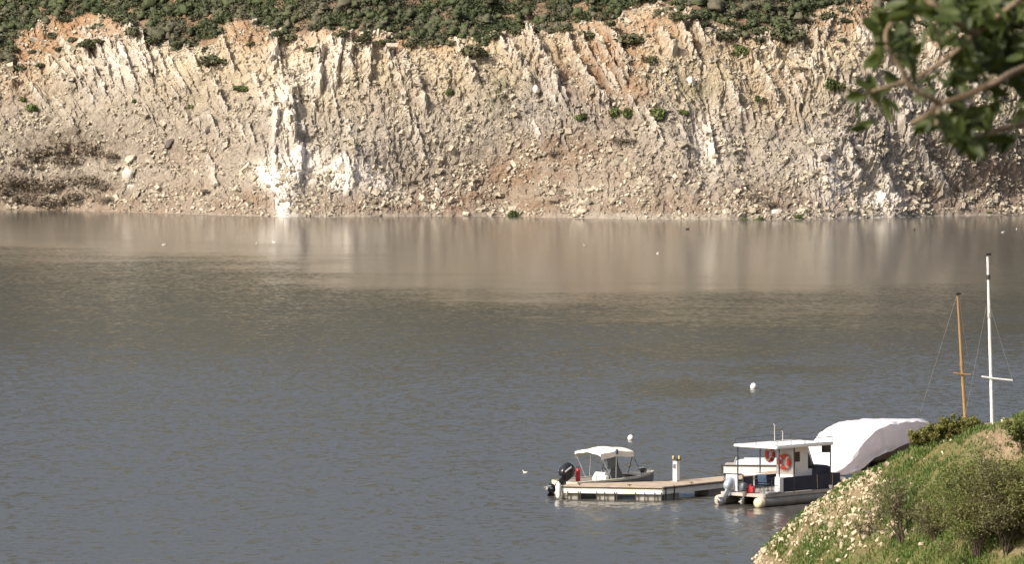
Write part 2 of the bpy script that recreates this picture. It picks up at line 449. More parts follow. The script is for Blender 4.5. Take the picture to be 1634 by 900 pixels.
fin0 = ridged((cM + 2 * warp) / 7.5, lM / 26.0, 2, 100) - 0.62
fin3 = gnoise((cM + warp) / 0.42, lM / 3.0, 140)
w1, g1 = worley((cM + warp) / 1.1, lM / 2.6, 200)
fa = facets((cM + .5 * warp) / 1.5, lM / 3.4, 900, 1.0)
fb = facets((cM + .5 * warp) / .75, lM / 1.3, 920, 1.0)
fc = facets(aM / 1.25, bM / 0.95, 940, .9)
w2, g2 = worley(aM / 0.75 + warp, bM / 0.75, 240)
w3, g3 = worley(aM / 1.7 + warp, bM / 1.4 + warp, 280)
big = 2.6 * fbm(aM / 30.0 + .3, bM / 26.0, 2, 300) + 1.5 * fbm(cM / 9.0, lM / 26.0, 2, 305) + 0.9 * fbm(aM / 6.0, bM / 6.0, 3, 310)
shape = blobs(PXg, PYg, [(455, 210, 50, 130, 1.0), (1330, 200, 60, 140, 1.0), (1400, 330, 70, 40, 0.9), (560, 270, 50, 40, 1.5), (180, 60, 60, 50, 1.6), (1555, 265, 100, 90, 3.6), (840, 110, 40, 60, 1.2)]) \
      - blobs(PXg, PYg, [(90, 250, 120, 50, 2.5), (930, 120, 60, 60, 1.6), (830, 300, 110, 40, 0.5), (1180, 160, 70, 90, 1.8), (300, 240, 60, 60, 1.2), (1230, 310, 60, 30, 1.2), (300, 60, 40, 20, 1.5)])
disp = (big + shape) * sstep(0, 7, zb)
disp = disp + out_m * (0.9 * fin0 + 1.9 * fin1 + 0.9 * fin2 + 0.60 * fa + 0.38 * fb) * (1 - 0.7 * VG)
disp = disp + (1 - 0.55 * out_m) * (0.25 * (w2 - .5) + 0.30 * fc + .14 * fb + .25 * (w3 - .5)) * (1 - VG) + 0.10 * fbm(aM / 1.6, bM / 1.6, 3, 330)
disp = disp * land + 0.25 * (w2 - .4) * sstep(-1.5, .2, zb) * (1 - land)
disp = disp * (1 - side) + side * 6 * fbm(UU / 60, zb / 40, 3, 340) * land
# single ribs of hard rock standing out of the slope
RIBS = [(195, 38, 242, 142, 9, 2.2), (207, 48, 236, 112, 5, 1.6), (222, 62, 248, 132, 7, 1.8), (185, 72, 217, 158, 8, 1.8), (168, 78, 196, 152, 7, 1.6), (125, 72, 167, 162, 8, 1.6), (104, 78, 136, 132, 7, 1.5), (74, 88, 102, 142, 8, 1.5), (150, 70, 176, 132, 6, 1.6), (240, 70, 264, 122, 6, 1.5),
        (788, 52, 852, 152, 7, 2.2), (803, 52, 842, 122, 5, 1.7), (824, 46, 872, 118, 6, 2.0), (836, 42, 888, 152, 9, 2.8), (892, 42, 917, 92, 7, 1.9), (915, 100, 967, 180, 10, 2.8), (880, 122, 902, 172, 6, 1.8), (944, 52, 973, 102, 5, 1.6), (967, 50, 1004, 128, 5, 2.0), (975, 106, 997, 148, 5, 1.6), (1050, 56, 1076, 102, 8, 2.0), (1072, 38, 1112, 98, 7, 2.0), (1090, 33, 1132, 82, 6, 1.8),
        (560, 56, 555, 124, 7, 1.7), (574, 54, 590, 112, 6, 1.7), (592, 72, 586, 152, 7, 1.7), (546, 66, 530, 152, 9, 1.9), (515, 80, 505, 160, 8, 1.6), (640, 96, 656, 152, 6, 1.4), (728, 72, 762, 144, 8, 1.8), (440, 52, 432, 124, 10, 1.9), (462, 140, 468, 242, 10, 1.8), (440, 190, 436, 270, 8, 1.4), (620, 76, 634, 120, 6, 1.5),
        (1385, 56, 1422, 124, 8, 1.9), (1404, 126, 1452, 214, 9, 2.1), (1424, 176, 1474, 264, 8, 2.0), (1448, 226, 1512, 322, 9, 2.2), (1380, 246, 1442, 344, 10, 2.0), (1340, 216, 1372, 302, 9, 1.7), (1300, 50, 1306, 112, 8, 1.7), (1326, 26, 1312, 80, 6, 1.5), (1460, 56, 1522, 134, 8, 2.0), (1470, 106, 1532, 204, 8, 2.0), (1400, 310, 1428, 346, 7, 1.6), (1480, 200, 1530, 280, 7, 1.8),
        (480, 250, 470, 300, 12, 1.3), (545, 255, 560, 300, 10, 1.3), (655, 180, 672, 230, 7, 1.2), (330, 240, 345, 300, 8, 1.0), (1130, 190, 1140, 250, 7, 1.2)]
_rr = random.Random(99); _n = 0
while _n < 85:
    x0, y0 = _rr.uniform(20, 1560), _rr.uniform(48, 215)
    io = np.argmin((PXg - x0) ** 2 + (PYg - y0) ** 2)
    if _rr.random() > float(out_m.ravel()[io]) + .12 * (y0 < 130) or VG.ravel()[io] > .3: continue
    ln = _rr.uniform(28, 85); la = float(lean.ravel()[io])
    RIBS.append((x0, y0, x0 + ln * math.cos(la), y0 + ln * math.sin(la), _rr.uniform(3, 8.5), _rr.uniform(.7, 1.9) * (1.0 if y0 < 150 else .6))); _n += 1
rib_m = np.zeros(UU.shape); rib_d = np.zeros(UU.shape)
jx, jy = 3 * fbm(PXg / 14, PYg / 20, 3, 800) + 2.2 * fb, 3 * fbm(PXg / 14 + 7, PYg / 20, 3, 810)
for x0, y0, x1, y1, wd_, am in RIBS:
    L_ = math.hypot(x1 - x0, y1 - y0); ux, uy = (x1 - x0) / L_, (y1 - y0) / L_
    qx, qy = PXg + jx - x0, PYg + jy - y0
    t = (qx * ux + qy * uy) / L_; sidew = -(qx * -uy + qy * ux) if uy > 0 else (qx * -uy + qy * ux)      # + towards the right
    s = sidew / wd_
    prof = np.where(s < 0.55, sstep(-1.5, .55, s), sstep(.78, .55, s))
    endw = sstep(-.08, .10, t) * sstep(1.1, .85, t) * (.7 + .5 * gnoise(t * 5 + x0, t * 0 + y0, 820))
    rib_d = np.maximum(rib_d, am * prof * endw); rib_m = np.maximum(rib_m, prof * np.clip(endw, 0, 1))
disp = disp + rib_d * (1.05 + .16 * fb + .16 * fa) + rib_m * .10 * fb
hill = sstep(34, 60, zb)
nx_, ny_, nz_ = 0.0, -0.74, 0.67
far_roll = hill * 7 * fbm(UU / 70, zb / 50, 3, 350)
CV = np.stack([UU + 0.18 * gnoise(aM * 1.3, bM * 1.3, 360) * (1 - side), Y0 + disp * ny_, zb + disp * nz_ + far_roll], -1)
dirt_m = blobs(BX, BY, [(60, 75, 44, 50, 1.2), (120, 35, 60, 40, 1.2), (180, 45, 26, 45, .9), (395, 45, 38, 35, .9), (560, 60, 60, 16, 1), (430, 60, 60, 14, .7), (480, 70, 40, 20, .6), (660, 72, 90, 16, .9), (20, 140, 30, 40, .5),
                        (965, 105, 62, 75, 1.2), (900, 120, 30, 50, .8), (1010, 150, 40, 40, .8), (1060, 50, 70, 35, .8), (1180, 60, 60, 30, .5), (1330, 40, 60, 30, .9), (1375, 15, 25, 40, 1),
                        (830, 275, 120, 30, .95), (900, 245, 100, 28, .85), (720, 318, 160, 26, .9), (1000, 290, 120, 30, .5), (1220, 310, 80, 26, .6), (400, 325, 60, 20, .8), (1240, 145, 40, 50, .5), (280, 310, 80, 28, .7), (850, 330, 60, 18, .9), (300, 240, 70, 30, .35), (1500, 60, 120, 50, .5), (1600, 290, 90, 50, .7)])
dirt_m = np.maximum(dirt_m, .55 * sstep(290, 322, PYg + 14 * fbm(PXg / 50, PYg / 20, 3, 420)) * sstep(346, 338, PYg))
dirt_m = np.maximum(dirt_m * (1 - .8 * rib_m), 0.85 * VG)
bleach_m = .55 * rib_m + blobs(BX, BY, [(438, 290, 30, 20, 1.2), (456, 325, 18, 25, 1.1), (548, 288, 44, 15, 1.2), (480, 270, 40, 24, .8), (590, 285, 26, 14, .7), (200, 280, 8, 14, 1), (1395, 325, 40, 25, .75),
                          (1330, 280, 30, 50, .6), (450, 180, 22, 60, .6), (500, 110, 60, 40, .35), (1390, 60, 20, 20, .6), (1130, 220, 20, 50, .5), (620, 300, 30, 12, .5), (200, 110, 60, 40, .35)])
grey_m = np.clip(sstep(95, 215, PYg + 26 * fbm(PXg / 80, PYg / 40, 3, 400)) * 0.85 + blobs(BX, BY, [(1430, 200, 90, 130, .7), (150, 130, 80, 50, .4), (880, 150, 80, 60, .5)]), 0, 1)
green_m = blobs(BX, BY, [(800, 155, 24, 30, .9), (1100, 135, 50, 20, .8), (1040, 140, 40, 14, .5), (1610, 165, 60, 45, .8), (690, 230, 30, 10, .3), (1330, 125, 24, 14, .5), (420, 190, 20, 8, .4)])
green_m = np.maximum(green_m, .95 * sstep(36, 44, zb))
scrub_m = np.maximum(blobs(BX, BY, [(110, 225, 85, 24, 1), (70, 285, 95, 22, 1), (20, 285, 60, 26, .9), (170, 300, 40, 10, .6), (1205, 300, 45, 16, .6), (660, 275, 34, 14, .5), (995, 207, 34, 10, .7), (890, 232, 24, 7, .7), (1610, 250, 60, 16, .4)]), 0.75 * VG)
nu, ns_ = len(US), len(SS)
idx = np.arange(nu * ns_).reshape(ns_, nu)
quads = np.stack([idx[:-1, :-1], idx[:-1, 1:], idx[1:, 1:], idx[1:, :-1]], -1).reshape(-1, 4)
one = np.ones(UU.shape)
za = np.stack([np.clip(dirt_m, 0, 1), np.clip(bleach_m, 0, 1), grey_m, one], -1)
zbm = np.stack([np.clip(green_m, 0, 1), np.clip(scrub_m, 0, 1), np.clip(sstep(35, 44, zb), 0, 1), one], -1)
cliff = np_mesh('cliff', CV.reshape(-1, 3), quads, M['cliff'], smooth=False, attrs={'zone': za.reshape(-1, 4), 'zone_b': zbm.reshape(-1, 4)})
tag(cliff, 'pale tilted rock cliff and scree slope rising behind the far shore', 'cliff', kind='structure')
CPX, CPY = project(CV)
_front = (np.abs(UU) < 100) & (zb > -0.3)
_cfl = np.flatnonzero(_front.ravel()); _cxy = np.stack([CPX.ravel()[_cfl], CPY.ravel()[_cfl]], 1); _cv = CV.reshape(-1, 3)[_cfl]
def on_cliff(px, py):
    d = (_cxy[:, 0] - px) ** 2 + (_cxy[:, 1] - py) ** 2
    c = np.flatnonzero(d < max(9.0, d.min() * 1.01))
    k = c[np.argmin(_cv[c, 1])]
    return Vector(_cv[k])

# ---- loose stones of the scree (nobody could count them)
rng = np.random.RandomState(11)
CUBE_V = np.array([[-1, -1, -1], [1, -1, -1], [1, 1, -1], [-1, 1, -1], [-1, -1, 1], [1, -1, 1], [1, 1, 1], [-1, 1, 1]], float)
CUBE_F = np.array([[0, 3, 2, 1], [4, 5, 6, 7], [0, 1, 5, 4], [1, 2, 6, 5], [2, 3, 7, 6], [3, 0, 4, 7]])
def stones_mesh(P, size, rng, stretch=(1.3, .8, .75)):
    n = len(P)
    A = rng.normal(size=(n, 3, 3)); Q, _ = np.linalg.qr(A)
    sc = np.array(stretch) * rng.uniform(0.65, 1.3, (n, 3)) * size[:, None] * 0.5
    V = CUBE_V[None] * rng.uniform(0.55, 1.1, (n, 8, 3)) * sc[:, None, :]
    V = np.einsum('nij,nkj->nki', Q, V) + P[:, None, :]
    Fq = (CUBE_F[None] + (np.arange(n) * 8)[:, None, None]).reshape(-1, 4)
    return V.reshape(-1, 3), Fq
wts = np.where(_front & (zb > 0.1) & (zb < 36), (1 - VG) * (1.05 - 0.85 * np.clip(out_m, 0, 1)) * (1 - 0.8 * np.clip(scrub_m, 0, 1)) * np.clip(0.6 + 2.8 * fbm(PXg / 45, PYg / 30, 3, 500), 0.04, 2.4), 0).ravel()
pick = rng.choice(len(wts), 23000, p=wts / wts.sum())
SP = CV.reshape(-1, 3)[pick] + rng.normal(size=(len(pick), 3)) * np.array([.12, .1, .05])
sz = np.clip(rng.lognormal(math.log(0.23), 0.58, len(pick)), 0.11, 1.2)
SP[:, 2] += sz * 0.12; SP[:, 1] -= sz * 0.12
sv, sf = stones_mesh(SP, sz, rng)
scree = np_mesh('scree_stones', sv, sf, M['stone'])
tag(scree, 'loose pale angular stones littering the scree slope of the far shore', 'scree', kind='stuff')

# ---- chaparral that reads as one mass above the rock
rng = np.random.RandomState(21)
bV, bF, bT, off = [], [], [], 0
_th, _ph = np.meshgrid(np.arange(10) * 2 * np.pi / 10, np.linspace(-.5, np.pi / 2 - .05, 6))
CORE = np.stack([np.cos(_ph) * np.cos(_th), np.cos(_ph) * np.sin(_th), np.sin(_ph)], -1).reshape(-1, 3)
COREF = np.array([(j * 10 + i, j * 10 + (i + 1) % 10, (j + 1) * 10 + (i + 1) % 10, (j + 1) * 10 + i) for j in range(5) for i in range(10)])
def crown_core(c, r, rng):
    V, Fq = [], []
    for k in range(4):
        o = rng.normal(0, .36, 3) * np.array([r, r, r * .5]) + np.array([0, 0, .22 * r]); s_ = r * rng.uniform(.20, .34)
        lump = 1 + .30 * rng.normal(size=(len(CORE), 1)).clip(-1.3, 1.3)
        V.append(CORE * lump * s_ * np.array([1.05, 1, .95]) + c + o); Fq.append(COREF + k * len(CORE))
    return np.concatenate(V), np.concatenate(Fq)
vw = np.where((np.abs(UU) < 135) & (zb > 8) & (zb < 75), np.where(zb < 44, np.maximum(VG, VGs * .5), 0.5), 0)
area = np.gradient(US)[None, :] * np.gradient(SS)[:, None]
vw = vw * area * np.where(zb < 44, np.where(np.abs(UU) < 95, 1.0, .4), 0.13)
vw = vw.ravel()
pk = rng.choice(len(vw), 3700, p=vw / vw.sum())
for q, i in enumerate(pk):
    c = CV.reshape(-1, 3)[i]
    hi = c[2] > 44
    r = rng.uniform(0.9, 2.3) * (1.5 if rng.uniform() < .15 else 1.0) * (2.2 if hi else 1.0)
    Pp, dd = bush_points(50 if hi else 290, (r * 1.15, r, r * rng.uniform(.75, 1.1)), rng, 6)
    v, f = leaf_quads(Pp + c - np.array([0, 0, .25 * r]), (1.0 if hi else 0.24), rng, 0.2, 1.3, dd)
    cv, cf = crown_core(c - np.array([0, 0, .25 * r]), r, rng); f = np.concatenate([f, cf + len(v)]); v = np.concatenate([v, cv])
    t_ = np.clip(.5 + 1.1 * float(fbm(np.array(c[0] / 9.0), np.array(c[2] / 5.0), 2, 510)) + rng.normal(0, .30), 0, 1); bT.append(np.tile([t_, rng.uniform(), 0, 1], (len(v), 1)))
    bV.append(v); bF.append(f + off); off += len(v)
chap = np_mesh('chaparral', np.concatenate(bV), np.concatenate(bF), M['chaparral'], smooth=True, attrs={'zone': np.concatenate(bT)})
tag(chap, 'dense dark green chaparral covering the hillside above the pale rock', 'chaparral', kind='stuff')

# ---- single shrubs standing on the rock
def make_bush(name, n, rad, leaf, m, seed, stems=5):
    rg = np.random.RandomState(seed); root = empty(name, (0, 0, 0))
    Pp, dd = bush_points(n, rad, rg, 8)
    v, f = leaf_quads(Pp, leaf, rg, 0.25, 1.5, dd)
    np_mesh('foliage', v, f, m, root)
    mb = MB()
    for k in range(stems):
        a = rg.uniform(0, 6.28); e = Vector((math.cos(a) * rad[0] * .5, math.sin(a) * rad[1] * .5, rad[2] * .6))
        mb.tube([(0, 0, -.3), e * .5 + Vector((0, 0, .1)), e], [rad[2] * .05, rad[2] * .035, .01], 5)
    mb.build('stems', M['twig'], root)
    return root
green_bush = [make_bush('shrub', 620, (1, .9, .95), 0.19, M['shrub'], 1), make_bush('shrub', 600, (1.2, .9, .8), 0.19, M['shrub'], 2)]
dark_bush = [make_bush('shrub', 620, (1.1, 1, .9), 0.20, M['shrub_dark'], 3), make_bush('shrub', 600, (1.3, 1, .7), 0.19, M['shrub_dark'], 4)]
dry_bush = [make_bush('dry_shrub', 620, (1.5, 1.1, .6), 0.12, M['shrub_dry'], 5), make_bush('dry_shrub', 560, (1.3, 1.1, .7), 0.12, M['shrub_dry'], 6)]
_used = set()
def place_bush(protos, px, py, w, label, group=None, hs=1.0, seed=0):
    rg = random.Random(int(px * 31 + py * 17 + seed)); p0 = protos[rg.randrange(len(protos))]
    if id(p0) in _used: o = copy_tree(p0)
    else: o = p0; _used.add(id(p0))
    o.location = on_cliff(px, py + w * .3) + Vector((0, 0.1, -0.1)); s = w / 10.67 / 2.1
    o.rotation_euler = (0, 0, rg.uniform(0, 6.28)); o.scale = (s, s, s * hs * rg.uniform(.9, 1.1))
    if 'group' in o: del o['group']
    tag(o, label, 'shrub', group); return o
for px, py, w, hs, lab in [
    (48, 163, 27, 1, 'small round bright green shrub alone on the pale slope at the far left'),
    (36, 152, 13, 1, 'tiny green shrub touching the round green shrub at the far left'),
    (386, 129, 27, .6, 'low flat green shrub on the pale scree below the left hillside'),
    (978, 175, 23, 1.1, 'left one of two rounded green shrubs side by side at mid slope'),
    (1002, 173, 23, 1.1, 'right one of two rounded green shrubs side by side at mid slope'),
    (1054, 172, 31, 1.1, 'leaning green shrub to the right of the pair of rounded shrubs'),
    (926, 180, 17, 1, 'little green shrub to the left of the pair of rounded shrubs'),
    (1090, 173, 15, 1, 'small green shrub at the right end of the mid slope row'),
    (1178, 75, 24, 1.3, 'upright green shrub just below the right hillside brush'),
    (824, 339, 24, .9, 'dark green shrub growing right at the waterline in mid shore'),
    (1212, 344, 15, .8, 'green shrub at the waterline, right of the bare middle shore'),
    (1190, 347, 12, .8, 'tiny green shrub at the waterline, left of its waterline neighbour'),
    (1271, 340, 15, .9, 'green shrub just above the waterline near the white rock foot'),
    (1577, 334, 10, .9, 'tiny green shrub near the water at the far right shore'),
    (715, 143, 15, 1, 'small green shrub on the cream rock of the upper middle slope'),
    (213, 155, 12, 1, 'tiny green shrub at the foot of the leaning slabs on the left'),
    (300, 165, 14, .9, 'faint green shrub on the scree right of the leaning slabs'),
    (1330, 130, 30, .9, 'grey green shrub on the right hand rock spur'),
    (1213, 152, 14, 1, 'small green shrub on the scree left of the right hand spur')]:
    place_bush(green_bush, px, py, w * 1.35, lab, hs=hs * 1.1)
for px, py, w, hs, lab in [
    (1040, 86, 30, .8, 'dark shrub on the scree between the red gully and the tilted slabs'),
    (757, 68, 52, .8, 'wide dark shrub hanging below the hillside edge in upper middle'),
    (1012, 45, 62, .6, 'wide dark shrub above the red gully'),
    (1255, 42, 60, .9, 'large olive shrub beside the bare orange ridge on the right'),
    (345, 76, 66, .6, 'broad dark shrub at the foot of the left hillside'),
    (1155, 44, 40, .8, 'dark shrub hanging below the brush left of the olive shrub'),
    (500, 70, 36, .7, 'dark shrub on the brow above the cream rock'),
    (940, 42, 34, .7, 'dark shrub on the brow left of the red gully')]:
    place_bush(dark_bush, px, py, w, lab, hs=hs)
rg = random.Random(4)
for px, py, w in [(12, 40, 40), (20, 70, 34), (8, 15, 44), (98, 20, 34), (112, 55, 30), (140, 62, 36), (100, 70, 26), (85, 45, 26), (60, 95, 22), (30, 100, 26), (55, 75, 20), (150, 30, 30), (190, 20, 30), (160, 58, 24), (215, 40, 38), (240, 58, 34),
                  (280, 60, 34), (310, 40, 34), (335, 30, 30), (420, 20, 34), (440, 45, 30), (400, 62, 20), (470, 50, 34), (540, 48, 30), (585, 52, 34), (615, 60, 30), (655, 62, 26), (690, 58, 30), (715, 62, 28), (790, 48, 34), (825, 40, 30),
                  (860, 40, 28), (895, 38, 30), (975, 30, 30), (1080, 14, 36), (1110, 18, 30), (1130, 30, 26), (1185, 40, 26), (1215, 36, 30), (1290, 22, 26), (1345, 60, 18), (1395, 14, 40), (1430, 30, 40), (1320, 12, 34), (1350, 25, 26), (1480, 30, 34), (1560, 70, 40), (1600, 95, 40), (1625, 120, 40), (1595, 140, 30)]:
    place_bush(dark_bush, px + rg.uniform(-4, 4), py + rg.uniform(-3, 3), w, 'dark green shrub in the ragged fringe where hillside brush meets pale rock', 'shrubs along the ragged brush edge', hs=.85)
for px, py, w, hs in [(75, 222, 46, .6), (115, 215, 50, .6), (150, 222, 42, .6), (100, 238, 44, .5), (60, 238, 36, .5), (180, 235, 28, .5), (20, 270, 48, .6), (60, 280, 50, .6), (100, 275, 46, .6), (140, 272, 40, .6), (35, 298, 50, .5), (85, 300, 50, .5), (130, 295, 44, .5),
                      (165, 285, 34, .5), (10, 290, 40, .6), (170, 305, 26, .5), (65, 258, 24, .5), (30, 250, 24, .5)]:
    place_bush(dry_bush, px, py, w * 1.5, 'brown leafless brush in the dark hollow low on the left shore', 'brown brush in the left hollow', hs=hs * 1.5)
for px, py, w, hs, lab in [
    (995, 208, 48, .4, 'low brown dry shrub spreading below the pair of green shrubs'), (890, 233, 32, .4, 'flat brown dry shrub on the pink scree in mid slope'),
    (898, 291, 32, .4, 'flat dry shrub low on the red scree'), (880, 315, 20, .6, 'tiny dry shrub below the flat dry shrub on red scree'),
    (1195, 300, 44, .5, 'brown dry shrub above the right waterline shrubs'), (1225, 312, 34, .5, 'brown dry shrub nearest the water on the right'),
    (1020, 300, 26, .6, 'dry shrub on the pale scree left of the right spur'), (660, 278, 34, .5, 'dark dry shrub beside the white rocks'),
    (1530, 292, 30, .5, 'dry shrub at the foot of the right hand slabs'), (330, 296, 24, .5, 'dry shrub low on the slope left of the white rocks'),
    (380, 165, 18, .6, 'dry shrub on scree under the low flat green shrub'), (1280, 100, 28, .6, 'dry shrub on the left flank of the right spur')]:
    place_bush(dry_bush, px, py, w, lab, hs=hs)

# ---- boulders one can pick out on the slope
def make_boulder(name, size, seed, m, rough=.22):
    import bmesh
    rg = random.Random(seed); b = bmesh.new(); bmesh.ops.create_icosphere(b, subdivisions=2, radius=.5)
    cuts = [(Vector((rg.gauss(0, 1), rg.gauss(0, 1), rg.gauss(0, 1))).normalized(), rg.uniform(.26, .42)) for _ in range(9)]
    for v in b.verts:
        for n_, d_ in cuts:
            k = v.co.dot(n_) - d_
            if k > 0: v.co -= n_ * k
        v.co = Vector((v.co.x * size[0] * 1.3, v.co.y * size[1] * 1.3, v.co.z * size[2] * 1.3))
    me = bpy.data.meshes.new(name); b.to_mesh(me); b.free()
    return link_mesh(name, me, m)
for px, py, w, h, rot, mk, lab in [
    (201, 281, 1.5, 2.4, 0.15, 'white_stone', 'tall white boulder beside the brown brush on the left shore'),
    (206, 252, 2.6, 1.0, -0.7, 'stone', 'tilted tan slab lying above the tall white boulder'),
    (331, 208, 1.0, 1.5, 0.4, 'dark_stone', 'dark block standing out of the scree on the left'),
    (1244, 103, 1.3, .7, -0.6, 'stone', 'pale slab lying on scree left of the right hand spur'),
    (858, 142, 1.0, 1.2, -0.5, 'white_stone', 'small bright boulder between the tilted slab ridges'),
    (1036, 107, .8, 1.0, -0.4, 'stone', 'pale boulder under the dark shrub right of the red gully'),
    (1061, 109, 1.4, .7, -0.5, 'stone', 'long pale block right of the pale boulder by the red gully'),
    (1103, 128, 1.0, 1.7, -0.5, 'white_stone', 'upright pale stone among the green patches on the scree'),
    (1317, 253, 1.3, 1.0, 0.3, 'dark_stone', 'dark boulder at the left edge of the right hand spur'),
    (270, 226, 2.0, .9, -0.6, 'dark_stone', 'dark slab leaning on the scree above the left boulder'),
    (1371, 234, 1.0, .9, 0.2, 'white_stone', 'small white block high on the right hand spur'),
    (697, 303, 1.0, 1.0, 0.2, 'white_stone', 'single pale stone on the red scree near the middle shore'),
    (1238, 335, 1.6, .9, -.3, 'white_stone', 'pale slab at the water between the waterline shrubs'),
    (1160, 335, 1.4, .8, -.2, 'stone', 'tan block at the water left of the waterline shrubs')]:
    o = make_boulder('boulder', (w, w * .8, h), int(px), M[mk]); o.location = on_cliff(px, py) + Vector((0, -.1, 0)); o.rotation_euler = (0, rot, .3)
    tag(o, lab, 'boulder')
# ================================================================== NEAR BANK
C_PX = [900, 1100, 1190, 1240, 1290, 1340, 1400, 1460, 1500, 1540, 1585, 1634, 1800, 2300]
C_PY = [1160, 995, 912, 858, 813, 779, 748, 715, 704, 693, 681, 664, 632, 597]
C_D = [208, 203, 200, 197.5, 196, 194.5, 192.5, 190.5, 189, 188, 187, 186, 182, 176]
_cp = [at_y(a, b, d) for a, b, d in zip(C_PX, C_PY, C_D)]
_cx, _cyy, _cz = np.array([p.x for p in _cp]), np.array([p.y for p in _cp]), np.array([p.z for p in _cp])
def ground_h(x, y, detail=True):
    x, y = np.asarray(x, float), np.asarray(y, float)
    cz = np.interp(x, _cx, _cz); cy = np.interp(x, _cx, _cyy)
    d = y - cy
    rd = lambda t, w: np.sqrt(t * t + w * w) - w
    front = cz - 0.42 * rd(np.minimum(d, 0), 1.6)
    back = cz - 0.55 * rd(np.maximum(d, 0), 1.2)
    h = np.where(d < 0, front, back)
    # low beach behind the crest, and land rising to the right
    beach = np.clip((x - 15.2 - 0.25 * np.maximum(y - 236, 0)) * 0.42, -3, 1.0) + np.clip((x - 24) * 0.12, 0, 6)
    beach = np.where(y > 212, beach, -3); beach = beach - 4 * sstep(262, 300, y)
    h = np.maximum(h, beach)
    right = np.clip((x - 24) * 0.30, -4, 16) * sstep(300, 250, y) - 4 * sstep(250, 300, y)
    h = np.maximum(h, right)
    # hillside the photographer stands on
    h = np.maximum(h, 17.7 - 0.33 * np.maximum(y - 5, 0) - 0.0 * x)
    h = np.maximum(h, -3.0)
    if detail:
        h = h + (0.16 * fbm(x / 2.2, y / 2.2, 3, 600) + 0.09 * fbm(x / .5, y / .5, 2, 610)) * sstep(-1.0, 1.0, h)
    return h
GX = steps((-90, -10, 5), (-10, 7, 1), (7, 24, 0.11), (24, 40, 1), (40, 151, 6))
GY = steps((-60, 60, 4), (60, 160, 4), (160, 206, 0.14), (206, 262, 0.6), (262, 330, 4))
gx, gy = np.meshgrid(GX, GY); gz = ground_h(gx, gy)
gi = np.arange(gx.size).reshape(gx.shape)
gq = np.stack([gi[:-1, :-1], gi[:-1, 1:], gi[1:, 1:], gi[1:, :-1]], -1).reshape(-1, 4)
GV = np.stack([gx, gy, gz], -1)
GPX, GPY = project(GV)
near_ = gy > 150
gw, gw2 = 10 * fbm(GPX / 30, GPY / 30, 3, 620), 10 * fbm(GPX / 30 + 9, GPY / 30, 3, 630)
dirt_b = blobs(GPX + gw, GPY + gw2, [(1608, 702, 50, 26, 1.3), (1595, 728, 44, 16, 1), (1560, 690, 20, 5, .6), (1330, 825, 75, 42, .8), (1375, 795, 50, 40, .75), (1260, 850, 46, 28, .6), (1480, 702, 30, 4, .7), (1610, 880, 30, 8, .7), (1400, 850, 16, 8, .8),
                                     (1300, 800, 30, 14, .6), (1390, 770, 40, 20, .5), (1500, 870, 30, 8, .6), (1215, 885, 30, 20, .8)]) * near_
dirt_b = np.maximum(dirt_b, sstep(207, 212, gy) * 0.95)
dirt_b = np.maximum(dirt_b, sstep(0.7, 0.2, gz))
m_, nt, p_ = new_mat('bank_ground')
co = coords(nt); at = N(nt, 'ShaderNodeAttribute', attribute_name='zone'); sp_ = N(nt, 'ShaderNodeSeparateColor'); nt.links.new(at.outputs['Color'], sp_.inputs[0])
n1 = noise_node(nt, 0.9, 5, .65, co); n2 = noise_node(nt, 7, 4, .7, co)
g_ = mixc(nt, ramp(nt, n1.outputs[0], .35, .65), (0.095, 0.120, 0.036), (0.165, 0.135, 0.065))
d_ = mixc(nt, ramp(nt, n1.outputs[0], .3, .7), (0.33, 0.25, 0.165), (0.21, 0.155, 0.105))
c_ = mixc(nt, sp_.outputs[0], g_, d_)
c_ = mixc(nt, 1.0, c_, ramp(nt, n2.outputs[0], .3, .7, (.6, .6, .6, 1), (1.2, 1.2, 1.2, 1)), 'MULTIPLY')
nt.links.new(c_, p_.inputs['Base Color']); p_.inputs['Roughness'].default_value = .95; p_.inputs['Specular IOR Level'].default_value = .1
bb = N(nt, 'ShaderNodeBump'); bb.inputs['Strength'].default_value = .8; bb.inputs['Distance'].default_value = .08
nt.links.new(n2.outputs[0], bb.inputs['Height']); nt.links.new(bb.outputs[0], p_.inputs['Normal'])
one = np.ones(gx.shape)
ground = np_mesh('ground', GV.reshape(-1, 3), gq, m_, smooth=True, attrs={'zone': np.stack([dirt_b, dirt_b * 0, dirt_b * 0, one], -1).reshape(-1, 4)})
tag(ground, 'green and brown bank rising on the right beside the water', 'ground', kind='structure')
def on_bank(px, py, y0=150, y1=215):
    ys = np.linspace(y0, y1, 1400)
    pts = np.array([tuple(at_y(px, py, v)) for v in (y0, y1)])
    t = (ys - y0) / (y1 - y0); P = pts[0][None] * (1 - t)[:, None] + pts[1][None] * t[:, None]
    hit = np.flatnonzero(ground_h(P[:, 0], P[:, 1]) > P[:, 2])
    if not len(hit): return None
    return Vector(P[hit[0]])
# ---- water
m_, nt, p_ = new_mat('lake_water')
geo = N(nt, 'ShaderNodeNewGeometry'); pos = geo.outputs['Position']
sx = N(nt, 'ShaderNodeSeparateXYZ'); nt.links.new(pos, sx.inputs[0])
